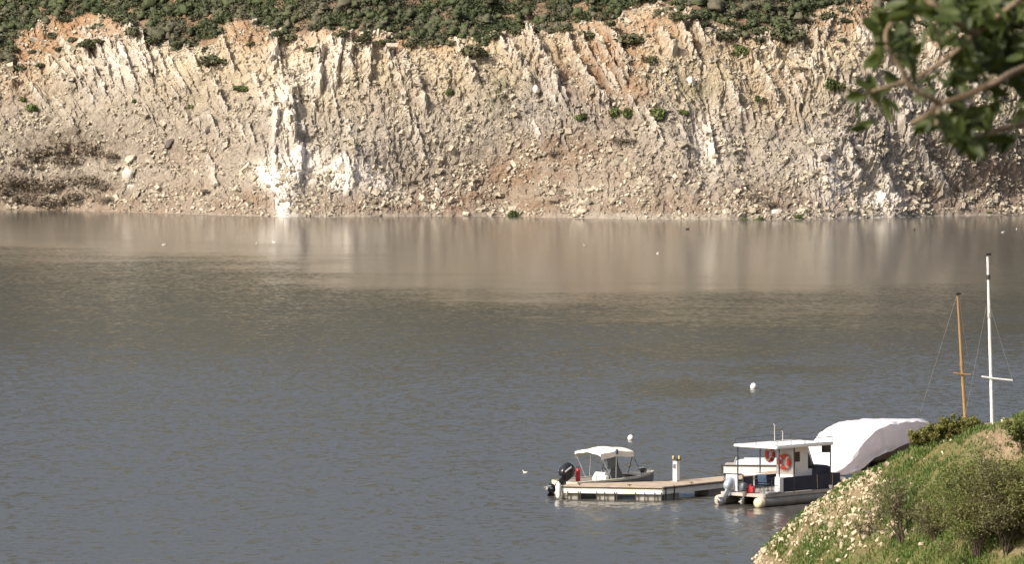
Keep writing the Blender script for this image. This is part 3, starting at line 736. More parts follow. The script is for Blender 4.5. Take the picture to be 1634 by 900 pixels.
# wind: ruffled water near, calm lanes far; the edge between them lies further out on the left
big = noise_node(nt, 1.0, 4, .6, pos, mapping=(0.034, 0.014, 1))
lane = noise_node(nt, 1.0, 4, .6, pos, mapping=(0.024, 0.060, 1))
mr = N(nt, 'ShaderNodeMapRange', interpolation_type='SMOOTHSTEP'); nt.links.new(sx.outputs[0], mr.inputs[0])
for k, v in zip(('From Min', 'From Max', 'To Min', 'To Max'), (-42.0, 4.0, 585.0, 440.0)): mr.inputs[k].default_value = v
dist = maths(nt, 'SUBTRACT', maths(nt, 'ADD', sx.outputs[1], maths(nt, 'MULTIPLY', maths(nt, 'SUBTRACT', lane.outputs[0], .5), 190.0)), mr.outputs[0])
dist = maths(nt, 'ADD', dist, maths(nt, 'MULTIPLY', maths(nt, 'SUBTRACT', big.outputs[0], .5), 200.0))
wm = N(nt, 'ShaderNodeMapRange', interpolation_type='SMOOTHSTEP'); nt.links.new(dist, wm.inputs[0])
for k, v in zip(('From Min', 'From Max', 'To Min', 'To Max'), (-75.0, 75.0, 1.0, 0.0)): wm.inputs[k].default_value = v
wind = wm.outputs[0]
# full ruffle only near; mid-lake water is half ruffled
nm = N(nt, 'ShaderNodeMapRange', interpolation_type='SMOOTHSTEP'); nt.links.new(maths(nt, 'ADD', sx.outputs[1], maths(nt, 'MULTIPLY', maths(nt, 'SUBTRACT', big.outputs[0], .5), 150.0)), nm.inputs[0])
for k, v in zip(('From Min', 'From Max', 'To Min', 'To Max'), (300.0, 400.0, 1.0, 0.60)): nm.inputs[k].default_value = v
wind = maths(nt, 'MULTIPLY', wind, nm.outputs[0])
def lane_blob(px, py, rx, ry, amount):
    global wind
    c = at_z(px, py, 0); s = N(nt, 'ShaderNodeVectorMath', operation='SUBTRACT'); nt.links.new(pos, s.inputs[0]); s.inputs[1].default_value = c
    dv = N(nt, 'ShaderNodeVectorMath', operation='DIVIDE'); nt.links.new(s.outputs[0], dv.inputs[0]); dv.inputs[1].default_value = (rx, ry, 1)
    ln = N(nt, 'ShaderNodeVectorMath', operation='LENGTH'); nt.links.new(dv.outputs[0], ln.inputs[0])
    e = maths(nt, 'ADD', ln.outputs['Value'], maths(nt, 'MULTIPLY', maths(nt, 'SUBTRACT', lane.outputs[0], .5), 1.6))
    mm = N(nt, 'ShaderNodeMapRange', interpolation_type='SMOOTHSTEP'); nt.links.new(e, mm.inputs[0])
    for k, v in zip(('From Min', 'From Max', 'To Min', 'To Max'), (.35, 1.2, 1 - amount, 1.0)): mm.inputs[k].default_value = v
    wind = maths(nt, 'MULTIPLY', wind, mm.outputs[0])
WATER_LANES = [(1085, 622, 5.0, 12, .52), (1270, 590, 9.0, 8, .45), (1110, 560, 9, 14, .35), (1600, 525, 6, 9, .42), (1180, 850, 9, 14, .4), (930, 820, 5, 9, .25)]
for L_ in WATER_LANES: lane_blob(*L_)
r1 = noise_node(nt, 1.0, 3, .6, pos, mapping=(.55, .42, 1)); r2 = noise_node(nt, 1.0, 2, .6, pos, mapping=(2.2, 1.5, 1)); r3 = noise_node(nt, 1.0, 2, .5, pos, mapping=(.16, .10, 1))
def slope(ch):
    o = []
    for r_, w_ in ((r1, .24), (r2, .74), (r3, .06)):
        s = N(nt, 'ShaderNodeSeparateColor'); nt.links.new(r_.outputs['Color'], s.inputs[0])
        o.append(maths(nt, 'MULTIPLY', maths(nt, 'SUBTRACT', s.outputs[ch], .5), w_))
    return maths(nt, 'ADD', maths(nt, 'ADD', o[0], o[1]), o[2])
amp = maths(nt, 'ADD', maths(nt, 'MULTIPLY', wind, 0.46), 0.04)
cx_ = N(nt, 'ShaderNodeCombineXYZ'); nt.links.new(maths(nt, 'MULTIPLY', slope(0), maths(nt, 'ADD', amp, 0.20)), cx_.inputs[0]); nt.links.new(maths(nt, 'SUBTRACT', maths(nt, 'MULTIPLY', slope(1), amp), maths(nt, 'ADD', maths(nt, 'MULTIPLY', wind, 0.066), 0.004)), cx_.inputs[1]); cx_.inputs[2].default_value = 1.0
nv = N(nt, 'ShaderNodeVectorMath', operation='NORMALIZE'); nt.links.new(cx_.outputs[0], nv.inputs[0]); nt.links.new(nv.outputs[0], p_.inputs['Normal'])
nt.links.new(maths(nt, 'ADD', maths(nt, 'MULTIPLY', wind, 0.045), 0.13), p_.inputs['Roughness'])
p_.inputs['Base Color'].default_value = (0.070, 0.067, 0.060, 1); p_.inputs['IOR'].default_value = 1.333
mb = MB(); ws = 3000
mb.add([(-ws, -ws, 0), (ws, -ws, 0), (ws, ws, 0), (-ws, ws, 0)], [(0, 1, 2, 3)])
water = mb.build('water', m_); tag(water, 'grey brown reservoir water with wind ripples and calm reflecting lanes', 'water', kind='structure')

# ---- stones, gravel and grass of the bank
rng = np.random.RandomState(31)
def stone_density(px, py):
    d = blobs(px, py, [(1340, 825, 80, 46, .62), (1375, 790, 46, 40, .5), (1260, 855, 44, 26, .6), (1215, 880, 30, 24, .9), (1300, 805, 30, 20, .5), (1470, 702, 34, 6, .6), (1400, 770, 40, 24, .35)])
    edge = np.interp(px, C_PX, C_PY)
    d = np.maximum(d, np.exp(-((py - edge - 8) / 11) ** 2) * (px < 1400) * .8)
    return np.maximum(d, .03 * (px < 1480) + .012)
vis = (gy > 165) & (gy < 204) & (gz > 0.05) & (GPX > 1150) & (GPX < 1680) & (GPY < 930)
w_ = np.where(vis, stone_density(GPX, GPY), 0).ravel()
GVf = GV.reshape(-1, 3)
stone_protos = [make_boulder('stone', (1.25, .85, .8), 900 + k, M['bank_stone']) for k in range(6)]
ii = rng.choice(len(w_), 230, p=w_ / w_.sum(), replace=False)
for k, i in enumerate(ii):
    o = stone_protos[k] if k < 6 else stone_protos[k % 6].copy()
    if k >= 6: COL.objects.link(o)
    s = float(np.clip(rng.lognormal(math.log(.14), .38), .08, .30)); o.scale = (s, s, s)
    o.location = Vector(GVf[i]) + Vector((rng.uniform(-.05, .05), 0, s * .12)); o.rotation_euler = (rng.uniform(-.6, .6), rng.uniform(-1.1, .2), rng.uniform(0, 6.28))
    tag(o, 'cream coloured stone lying loose in the grass of the near bank', 'stone', 'loose cream stones on the near bank')
ii = rng.choice(len(w_), 1800, p=w_ / w_.sum())
gsz = np.clip(rng.lognormal(math.log(.10), .4, len(ii)), .04, .2)
sv, sf = stones_mesh(GVf[ii] + rng.normal(size=(len(ii), 3)) * np.array([.06, .08, .0]) + np.array([0, 0, .02]), gsz, rng)
tag(np_mesh('gravel', sv, sf, M['bank_stone']), 'small cream rubble scattered through the grass of the near bank', 'gravel', kind='stuff')
gm = leaf_mat('grass_blades', (0.085, 0.165, 0.034), (0.150, 0.170, 0.058), 0.55, trans=.3)
gw_ = np.where(vis & (gz > .5), np.clip(1.05 - dirt_b, 0.04, 1) * np.clip(.5 + 1.6 * fbm(gx / 1.6, gy / 1.6, 3, 650), .04, 1.6), 0).ravel()
ii = rng.choice(len(gw_), 60000, p=gw_ / gw_.sum())
n = len(ii); base = GVf[ii] + rng.normal(size=(n, 3)) * np.array([.05, .07, 0])
hgt = rng.uniform(.06, .22, n) * (0.6 + .8 * np.clip(.5 + fbm(base[:, 0] / 1.3, base[:, 1] / 1.3, 2, 660), 0, 1))
a = rng.uniform(0, np.pi, n); wv = np.stack([np.cos(a), np.sin(a), 0 * a], 1) * rng.uniform(.012, .03, n)[:, None]
tip = base + np.stack([rng.normal(0, .06, n), rng.normal(0, .06, n), hgt], 1)
mid = base + (tip - base) * .55 + np.stack([0 * a, 0 * a, hgt * .08], 1)
V = np.stack([base - wv, base + wv, mid + wv * .8, mid - wv * .8, tip], 1).reshape(-1, 3)
b0 = np.arange(n) * 5
Q = np.concatenate([np.stack([b0, b0 + 1, b0 + 2, b0 + 3], 1), np.stack([b0 + 3, b0 + 2, b0 + 4, b0 + 4], 1)])
T = np.concatenate([Q[:n][:, [0, 1, 2]], Q[:n][:, [0, 2, 3]], Q[n:][:, :3]])
tag(np_mesh('grass', V, T, gm), 'short green grass growing over the near bank', 'grass', kind='stuff')
# ================================================================== DOCKS AND BOATS
M['white'] = mat('white_paint', (0.79, 0.79, 0.79), .45, (0.70, 0.70, 0.69), 3)
M['cream'] = mat('cream_canvas', (0.78, 0.74, 0.64), .8, (0.70, 0.66, 0.56), 2, bump=.3, bscale=6)
M['fascia'] = mat('white_dock_fascia', (0.80, 0.79, 0.74), .6, (0.62, 0.60, 0.53), 1.4, stretch=(1, 1, 3))
M['float'] = mat('dock_float_plastic', (0.40, 0.39, 0.35), .6, (0.25, 0.24, 0.21), 2)
M['planks'] = mat('sun_bleached_deck', (0.46, 0.37, 0.28), .85, (0.33, 0.26, 0.19), 2.2, bump=.3, bscale=8)
M['deckgrey'] = mat('grey_deck', (0.42, 0.39, 0.35), .8, (0.33, 0.30, 0.27), 2)
M['dark'] = mat('dark_timber', (0.045, 0.040, 0.038), .75)
M['navy'] = mat('navy_canvas', (0.022, 0.026, 0.045), .85, (0.035, 0.038, 0.055), 3)
M['blackplastic'] = mat('black_cowling', (0.012, 0.013, 0.018), .22, (0.02, 0.02, 0.025), 3)
M['silver'] = mat('silver_paint', (0.42, 0.46, 0.52), .3, (0.36, 0.40, 0.46), 3, metal=.3)
M['alu'] = mat('aluminium', (0.62, 0.62, 0.60), .38, (0.5, 0.5, 0.48), 4, metal=.7)
M['alupont'] = mat('pontoon_metal', (0.30, 0.29, 0.26), .55, (0.20, 0.19, 0.17), 2, metal=.3)
M['nose'] = mat('cream_pontoon_cap', (0.72, 0.64, 0.46), .5, (0.60, 0.52, 0.36), 3)
M['hull'] = mat('grey_boat_hull', (0.30, 0.28, 0.24), .45, (0.22, 0.20, 0.17), 1.2)
M['gunwale'] = mat('pale_gunwale', (0.60, 0.56, 0.47), .5, (0.48, 0.44, 0.36), 2)
M['darkpanel'] = mat('dark_grey_console', (0.11, 0.13, 0.15), .4, (0.085, 0.10, 0.12), 3)
M['screen'] = mat('tinted_screen', (0.17, 0.20, 0.24), .12, (0.14, 0.165, 0.20), 2)
M['red'] = mat('red_plastic', (0.50, 0.025, 0.03), .4, (0.40, 0.02, 0.025), 4)
M['orange'] = mat('lifebuoy_orange', (0.78, 0.085, 0.045), .5, (0.66, 0.06, 0.035), 4)
M['rail'] = mat('dark_rail_paint', (0.035, 0.042, 0.065), .4)
M['blue'] = mat('blue_plastic', (0.045, 0.085, 0.15), .5)
M['tarp'] = mat('white_tarp', (0.85, 0.84, 0.88), .75, (0.79, 0.78, 0.83), 1.2, bump=1.0, bscale=1.0, bdist=.22, bstretch=(.7, 2.6, .9))
def translucent(m, col, fac):
    nt = m.node_tree; t = N(nt, 'ShaderNodeBsdfTranslucent'); t.inputs[0].default_value = col + (1,); mx = N(nt, 'ShaderNodeMixShader'); mx.inputs[0].default_value = fac
    nt.links.new(nt.nodes['Principled BSDF'].outputs[0], mx.inputs[1]); nt.links.new(t.outputs[0], mx.inputs[2]); nt.links.new(mx.outputs[0], nt.nodes['Material Output'].inputs[0])
translucent(M['tarp'], (.88, .86, .92), .30)
M['glass_dark'] = mat('dark_window', (0.012, 0.014, 0.018), .08)
M['yellow'] = mat('yellow_lamp_cap', (0.55, 0.45, 0.16), .4)
M['wood_spar'] = mat('varnished_spar', (0.33, 0.205, 0.085), .35, (0.25, 0.15, 0.06), 2, stretch=(1, 1, .2))
M['white_spar'] = mat('white_spar', (0.82, 0.82, 0.80), .35)
M['wire'] = mat('stay_wire', (0.30, 0.30, 0.29), .4, metal=.5)
M['rope'] = mat('rope', (0.45, 0.40, 0.30), .9)
M['brownhull'] = mat('weathered_hull', (0.10, 0.085, 0.075), .6)

def prism(mb, poly, z0, z1):
    n = len(poly); vs = [Vector((p[0], p[1], z0)) for p in poly] + [Vector((p[0], p[1], z1)) for p in poly]
    return mb.add(vs, [tuple(range(n - 1, -1, -1)), tuple(range(n, 2 * n))] + [(k, (k + 1) % n, n + (k + 1) % n, n + k) for k in range(n)])
def v2(a): return Vector((math.cos(a), math.sin(a)))
def edge_boxes(mb, p, q, z0, z1, th, out=0.0):
    """a board standing on edge from p to q"""
    p, q = Vector(p[:2]), Vector(q[:2]); d = (q - p); L = d.length; d.normalize(); n_ = Vector((d.y, -d.x))
    c = (p + q) / 2 + n_ * (out + th / 2)
    mb.box((c.x, c.y, (z0 + z1) / 2), (L, th, z1 - z0), Euler((0, 0, math.atan2(d.y, d.x))))

# ---- the main dock: a head with a slanted back edge, and a walkway running to the shore
A = Vector((2.36, 230.1)); B = Vector((7.05, 229.15)); wd = v2(R(51)); wn_ = Vector((-wd.y, wd.x)); WW = 1.7
E = B + wd * 17.5; G = E + wn_ * WW; K = B + wn_ * WW + wd * 3.2; A2 = A + Vector((0.35, 1.15))
dock = empty('dock', (A.x, A.y, 0)); tag(dock, 'long white sided floating dock with tan deck leading to the shore', 'dock')
def loc2(p): return (p.x - A.x, p.y - A.y)
poly = [loc2(p) for p in (A, B, E, G, K, A2)]
mb = MB(); prism(mb, poly, .575, .64)
mb.build('deck', M['planks'], dock)
mb = MB()
for p, q in ((A, B), (B, E), (A2, A)): edge_boxes(mb, loc2(p), loc2(q), .30, .55, .05, 0.01)
mb.build('fascia', M['fascia'], dock)
mb = MB()
for p, q in ((A, B), (B, E), (A2, A)): edge_boxes(mb, loc2(p), loc2(q), .551, .60, .035, .062)
mb.build('rub_rail', M['dark'], dock)
def along(p, q, t): return p + (q - p) * t
L_ab = (B - A).length; d_ab = (B - A).normalized(); n_ab = Vector((-d_ab.y, d_ab.x))
for t0, t1 in ((.045, .165), (.345, .525), (.735, .995)):
    mb = MB(); c = along(A, B, (t0 + t1) / 2) + n_ab * .50
    mb.box((c.x - A.x, c.y - A.y, .115), ((t1 - t0) * L_ab, .8, .36), Euler((0, 0, math.atan2(d_ab.y, d_ab.x))), .03)
    mb.build('float', M['float'], dock)
for t0, t1 in ((.02, .085), (.22, .32), (.45, .55), (.7, .8)):
    mb = MB(); c = along(B, E, (t0 + t1) / 2) + wn_ * .55
    mb.box((c.x - A.x, c.y - A.y, .115), ((t1 - t0) * 17.5, .9, .36), Euler((0, 0, R(51))), .03)
    mb.build('float', M['float'], dock)
for t in (.012, .06, .165, .185, .35, .43, .53, .55, .74, .83, .93, .995):
    mb = MB(); c = along(A, B, t) - n_ab * .045
    mb.box((c.x - A.x, c.y - A.y, .15), (.05, .05, .46), Euler((0, 0, math.atan2(d_ab.y, d_ab.x)))); mb.build('strap', M['dark'], dock)
for t in (.012, .05):
    mb = MB(); c = along(B, E, t) - wn_ * .045
    mb.box((c.x - A.x, c.y - A.y, .30), (.09, .05, .72), Euler((0, 0, R(51)))); mb.build('strap', M['dark'], dock)
for p_c in (A + d_ab * .8 + n_ab * .2, A + d_ab * 3.2 + n_ab * .2, B + wd * 2.5 + wn_ * .15):
    mb = MB(); c = loc2(p_c); mb.box((c[0], c[1], .67), (.05, .05, .06)); mb.tube([(c[0] - .1, c[1], .71), (c[0] + .1, c[1], .71)], .018, 6)
    mb.build('cleat', M['dark'], dock)
# fender hanging at the dock's outer corner
fe = MB().lathe([(.02, -.36), (.10, -.32), (.135, -.2), (.135, .22), (.10, .34), (.04, .40), (.03, .44)], n=14).build('fender', M['white'], None, 40)
fe.location = (A.x - .17, A.y - .10, .40); tag(fe, 'white cylindrical fender hanging at the outer corner of the dock', 'fender')
# pedestal on the walkway
pp = at_z(1079, 768.5, .64); ped = empty('power_pedestal', (pp.x, pp.y, .64), R(51)); tag(ped, 'white dock pedestal with two small lamps standing on the walkway', 'pedestal')
MB().box((0, 0, .50), (.26, .24, 1.0), None, .02).build('post', M['white'], ped)
MB().box((0, 0, 1.03), (.36, .32, .05), None, .01).build('cap', M['dark'], ped)
MB().box((0, 0, .01), (.36, .34, .03)).build('base_plate', M['alu'], ped)
MB().box((-.135, 0, .72), (.02, .15, .22)).build('socket_panel', M['darkpanel'], ped)
for dx in (-.10, .10):
    MB().lathe([(.045, 0), (.05, .05), (.05, .13), (.03, .17), (0.005, .18)], (dx, -dx, 1.056), 10).build('lamp', M['yellow'], ped, 40)
    MB().lathe([(.012, 0), (.012, .12)], (dx + .08, -dx - .03, 1.056), 6).build('bracket', M['dark'], ped)

# ---- the second finger dock behind
S1 = at_z(1156, 757, .05).xy; sd = v2(R(-6)); sn = Vector((-sd.y, sd.x))
dk2 = empty('finger_dock', (S1.x, S1.y, 0), R(-6)); tag(dk2, 'short white sided dock finger behind the pontoon boat', 'dock')
MB().box((3.0, .75, .49), (6.0, 1.5, .06)).build('deck', M['deckgrey'], dk2)
mb = MB(); mb.box((3.0, -.03, .27), (6.0, .05, .36)); mb.box((-.03, .75, .27), (.05, 1.5, .36)); mb.build('fascia', M['fascia'], dk2)
mb = MB(); mb.box((3.0, -.075, .49), (6.1, .04, .06)); mb.build('rub_rail', M['dark'], dk2)
MB().box((3.0, .75, .02), (5.6, 1.3, .30)).build('float', M['float'], dk2)
MB().box((-.11, .1, .30), (.12, .22, .42)).build('bumper', M['dark'], dk2)
sk = empty('skiff', (S1.x + .55 * sd.x + .7 * sn.x, S1.y + .55 * sd.y + .7 * sn.y, .522), R(-6)); tag(sk, 'upturned pale blue grey skiff lying on the finger dock', 'skiff')
M['skiff'] = mat('pale_skiff', (0.52, 0.55, 0.58), .5, (0.42, 0.45, 0.48), 2)
rings = []
for x, w, h in ((0, .36, .16), (.25, .44, .24), (1.2, .5, .29), (2.2, .42, .26), (2.9, .18, .16), (3.15, .02, .06)):
    rings.append([Vector((x, w * math.cos(a), max(0, h * math.sin(a)) * (1 if abs(math.cos(a)) < .95 else .9))) for a in [math.pi * k / 10 for k in range(11)]])
MB().loft(rings, caps=True, closed=True).build('hull', M['skiff'], sk, 50)
MB().box((1.5, 0, .285), (2.2, .05, .06)).build('keel', M['skiff'], sk)
MB().box((-.05, .12, .17), (.07, .3, .34), Euler((0, .3, 0))).build('transom_board', M['alu'], sk)

def outboard(parent, loc, rotz, tilt, cm, s=1.0, stripe=None, legm=None):
    """outboard motor, pivot at loc; x forward, tilt lifts the leg backwards; one part with sub-parts"""
    legm = legm or cm
    root = empty('outboard_motor', loc, rotz); root.parent = parent; root.rotation_euler = (0, tilt, rotz); root.scale = (s, s, s)
    mb = MB(); mb.blob((-.16, 0, .42), (.30, .21, .34), 3.0, 18, 12, Euler((0, .1, 0))); mb.build('cowling', cm, root, 50)
    mb = MB()
    rings = [[Vector((-.14 + dx * a_, dy * b_, z)) for dx, dy in ((-.5, -.3), (.5, -.5), (.8, 0), (.5, .5), (-.5, .3), (-.7, 0))] for z, a_, b_ in ((.12, .2, .2), (-.1, .15, .14), (-.45, .12, .09), (-.62, .13, .08))]
    mb.loft(rings); mb.build('midsection', legm, root, 40)
    mb = MB(); mb.box((-.19, 0, -.46), (.42, .26, .025)); mb.blob((-.16, 0, -.68), (.27, .075, .075), 2.0, 12, 8); mb.box((-.12, 0, -.80), (.2, .02, .2)); mb.build('gearcase', legm, root, 40)
    mb = MB()
    for k in range(3):
        a_ = k * 2.094; mb.box((-.43, .09 * math.cos(a_), -.68 + .09 * math.sin(a_)), (.02, .10, .16), Euler((a_ + 1.57, .5, 0)))
    mb.lathe([(.035, -.48), (.035, -.38)], (0, 0, -.68), 8, 'x'); mb.build('propeller', M['alu'], root)
    MB().box((.03, 0, .02), (.12, .24, .26), None, .02).build('clamp_bracket', legm, root)
    if stripe:
        mb = MB(); mb.box((-.30, -.205, .42), (.055, .02, .36), Euler((0, .25, 0))); mb.box((-.30, .205, .42), (.055, .02, .36), Euler((0, .25, 0))); mb.build('stripe', stripe, root)
    return root

# ---- centre console boat with canvas top
ang = R(38); bo = empty('motorboat', (2.50, 232.35, 0), ang)
tag(bo, 'small open motorboat with cream canvas sun top moored behind the dock', 'boat')
LB, HB = 5.5, 1.02
def hull_ring(x, hb, zk, zc, zg, fl=.86):
    return [Vector((x, -hb, zg)), Vector((x, -hb * fl, zc)), Vector((x, -hb * .25, zk + .02)), Vector((x, 0, zk)), Vector((x, hb * .25, zk + .02)), Vector((x, hb * fl, zc)), Vector((x, hb, zg)), Vector((x, hb * .9, zg + .015)), Vector((x, 0, zg - .10)), Vector((x, -hb * .9, zg + .015))]
st = [(0, .95, -.18, .02, .62), (1.2, 1.02, -.2, .02, .64), (2.6, 1.04, -.2, .04, .67), (3.8, .92, -.16, .12, .73), (4.7, .58, -.05, .30, .80), (5.25, .24, .18, .50, .85), (5.5, .04, .45, .68, .87)]
MB().loft([hull_ring(*q) for q in st]).build('hull', M['hull'], bo, 35)
mb = MB()
for sg in (-1, 1):
    ring = []
    for x, hb, zk, zc, zg in st: ring.append([Vector((x, sg * (hb + .035), zg - .05)), Vector((x, sg * (hb + .035), zg + .05)), Vector((x, sg * max(hb - .14, 0.0), zg + .06)), Vector((x, sg * max(hb - .14, 0.0), zg - .02))])
    mb.loft(ring)
mb.build('gunwale', M['gunwale'], bo)
MB().box((.03, 0, .45), (.08, 1.9, .40)).build('transom', M['gunwale'], bo)
mb = MB(); prism(mb, [(4.0, -.76), (4.7, -.52), (5.25, -.2), (5.25, .2), (4.7, .52), (4.0, .76)], .78, .82); mb.build('bow_deck', M['gunwale'], bo)
con = MB(); con.loft([[Vector((x0, -.36, z)), Vector((x1, -.36, z)), Vector((x1, .36, z)), Vector((x0, .36, z))] for x0, x1, z in ((2.5, 3.27, .3), (2.5, 3.23, .95), (2.6, 3.10, 1.18))])
con = con.build('console', M['darkpanel'], bo)
sc_ = MB(); sc_.box((2.95, 0, 1.44), (.03, .68, .54), Euler((0, -.25, 0)), .01); sc_.build('windscreen', M['screen'], con)
mb = MB(); pts = [(3.03, -.36, 1.17), (2.89, -.37, 1.69), (2.87, -.30, 1.73), (2.87, .30, 1.73), (2.89, .37, 1.69), (3.03, .36, 1.17)]; mb.tube(pts, .03, 6); mb.build('screen_frame', M['dark'], con)
MB().torus((2.47, 0, 1.05), .17, .018, Euler((0, 1.1, 0)), 16, 6).build('steering_wheel', M['dark'], con)
mb = MB(); mb.loft([[Vector((x0, -.38, z)), Vector((x1, -.38, z)), Vector((x1, .38, z)), Vector((x0, .38, z))] for x0, x1, z in ((2.0, 2.38, .3), (2.02, 2.36, .72), (2.2, 2.32, .98))]); mb.build('helm_seat', M['white'], bo)
MB().tube([(1.35, -.7, .66), (1.35, -.7, .98)], .06, 8).build('rod_holder', M['white'], bo)
MB().box((1.95, -.75, .78), (.22, .18, .22), None, .02).build('battery_box', M['white'], bo)
# canvas top
TX0, TX1 = 1.45, 3.45
top = []
for i in range(13):
    t = i / 12; x = TX0 + (TX1 - TX0) * t; crown = .11 * math.sin(math.pi * min(max(t * .94 + .03, 0), 1)) + .03 * t
    sag = .02 * math.cos(t * math.pi * 4)
    row = []
    for j in range(13):
        u = -1 + 2 * j / 12; row.append(Vector((x, u * .99, 1.92 + crown + .15 * (1 - u * u) + sag)))
    top.append(row)
drop = .26
rings = []
for i, row in enumerate(top):
    dd = drop * (1.25 if i in (0,) else 1.0)
    outer = [row[0] + Vector((0, -.012, -dd))] + row + [row[-1] + Vector((0, .012, -dd))]
    inner = [p + Vector((0, 0, -.02)) for p in reversed(row)]
    rings.append(outer + inner)
canopy = MB().loft(rings).build('canvas_top', M['cream'], bo, 60)
mb = MB(); row = top[0]; mb.loft([[p + Vector((-.012, 0, .004)) for p in row], [p + Vector((-.03, 0, -.13 + .02 * math.sin(k * 1.3))) for k, p in enumerate(row)], [p + Vector((.0, 0, -.125)) for p in row]], caps=False, closed=False); mb.build('rear_valance', M['cream'], canopy)
for (x0, x1, nm_) in ((TX0 + .03, 2.1, 'frame_hoop'), (2.4, 2.35, 'frame_hoop'), (TX1 - .03, 3.0, 'frame_hoop')):
    mb = MB(); zt = 1.84; pts = [(x1, -1.0, .70), (x0, -.97, zt), (x0, -.75, zt + .12), (x0, 0, zt + .20), (x0, .75, zt + .12), (x0, .97, zt), (x1, 1.0, .70)]
    mb.tube(pts, .022, 6); mb.build(nm_, M['alu'] if x0 < 2.5 else M['dark'], bo)
for sg in (-1, 1):
    mb = MB(); mb.tube([(TX1 - .05, sg * .96, 1.84), (4.1, sg * .85, .80)], .012, 5)
    mb.build('brace_strap', M['dark'], bo)
mb = MB(); mb.blob((2.4, -1.0, 2.02), (.07, .05, .13), 3, 10, 8); mb.build('stern_lamp', M['blue'], bo, 50)
MB().tube([(2.9, .1, 1.73), (2.98, .1, 1.93)], .012, 5).build('antenna', M['dark'], con)
mb = MB()
for sg in (-1, 1): mb.tube([(4.35, sg * .68, .85), (4.5, sg * .62, 1.0), (5.1, sg * .28, 1.06), (5.3, sg * .12, .92)], .014, 5)
mb.build('bow_rail', M['alu'], bo)
MB().blob((4.75, -.15, .96), (.16, .14, .12), 3, 10, 8).build('anchor_winch', M['dark'], bo, 50)
outboard(bo, (-.08, 0, .62), 0, R(46), M['blackplastic'], 1.22, M['white'])
e = empty('fire_extinguisher', bo.matrix_basis @ Vector((.62, .12, .56)), 0); tag(e, 'red extinguisher cylinder standing upright at the motorboat stern', 'extinguisher')
e.location = Vector((2.50, 232.35, 0)) + Matrix.Rotation(ang, 3, 'Z') @ Vector((.92, .12, .52))
MB().lathe([(.10, 0), (.115, .03), (.115, .56), (.09, .66), (.045, .70), (.04, .74)], n=14).build('cylinder', M['red'], e, 40)
MB().box((0, 0, .77), (.16, .05, .05), None, .01).build('valve', M['dark'], e)

# ---- pontoon work boat
pa = R(46.5); po = empty('pontoon_boat', (10.45, 226.15, 0), pa)
tag(po, 'flat pontoon work boat with white cabin and railed white roof', 'boat')
LP = 6.6
for sg in (-1, 1):
    mb = MB(); mb.tube([(.32, sg * 1.2, .21), (LP - .6, sg * 1.2, .21), (LP, sg * 1.2, .34)], [.25, .25, .06], 16); pn = mb.build('pontoon', M['alupont'], po, 50)
    MB().lathe([(.03, -.06), (.16, -.04), (.235, .03), (.255, .12), (.255, .30)], (0, sg * 1.2, .21), 16, 'x').build('end_cap', M['nose'], pn, 50)
MB().box((LP / 2 + .1, 0, .555), (LP - .6, 2.62, .07)).build('deck', M['deckgrey'], po)
mb = MB(); mb.box((LP / 2 + .1, -1.335, .52), (LP - .6, .04, .15)); mb.box((LP / 2 + .1, 1.335, .52), (LP - .6, .04, .15)); mb.box((.38, 0, .52), (.04, 2.6, .15)); mb.build('deck_edge', M['deckgrey'], po)
def fence(x0, x1, sg, m, z1=1.30, nm_='side_panel'):
    MB().box(((x0 + x1) / 2, sg * 1.27, (.62 + z1) / 2), (x1 - x0, .035, z1 - .62)).build(nm_, m, po)
fence(1.75, 3.4, -1, M['navy']); fence(3.44, 5.9, -1, M['navy']); fence(1.9, 5.9, 1, M['navy'], 1.2)
MB().box((5.95, 0, .95), (.035, 2.3, .66)).build('bow_panel', M['navy'], po)
MB().box((1.55, -1.22, .98), (.30, .30, .72), None, .02).build('locker', M['white'], po)
MB().box((.55, .82, 1.02), (.04, .70, .78), None, .015).build('stern_panel', M['white'], po)
MB().box((1.0, -1.26, .66), (.9, .3, .05), None, .01).build('stern_step', M['silver'], po)
mb = MB()
def railrun(pts, zs, r=.018):
    for z in zs: mb.tube([(x, y, z) for x, y in pts], r, 6)
    for x, y in pts: mb.tube([(x, y, .6), (x, y, max(zs))], r, 6)
railrun([(.50, 1.25), (.50, 1.18), (.50, .40), (.50, .1)], (1.44,)); railrun([(.50, -.55), (.50, -1.2), (1.0, -1.25), (1.6, -1.25)], (.95, 1.3)); railrun([(.5, 1.25), (1.2, 1.27), (1.9, 1.27)], (.95, 1.3))
mb.build('stern_rail', M['rail'], po)
# cabin
cb = MB(); cb.box((3.55, -.32, 1.62), (1.1, 1.04, 2.0), None, .02); cb = cb.build('cabin', M['white'], po)
MB().box((3.28, -.845, 2.16), (.40, .02, .46)).build('window', M['glass_dark'], cb)
MB().box((2.992, -.1, 1.95), (.02, .5, .7)).build('doorway', M['white'], cb)
mb = MB(); mb.tube([(4.12, -.8, 2.55), (4.6, -.85, 1.45)], .03, 6); mb.tube([(4.12, .2, 2.55), (4.6, .2, 1.45)], .03, 6); mb.build('windscreen_strut', M['dark'], cb)
sc_ = MB(); sc_.add([Vector((4.13, -.76, 2.5)), Vector((4.58, -.81, 1.5)), Vector((4.58, .18, 1.5)), Vector((4.13, .18, 2.5))], [(0, 1, 2, 3)]); sc_.build('windscreen', M['screen'], cb)
MB().box((4.32, -.6, 1.3), (.5, .45, .5), None, .03).build('helm_box', M['white'], po)
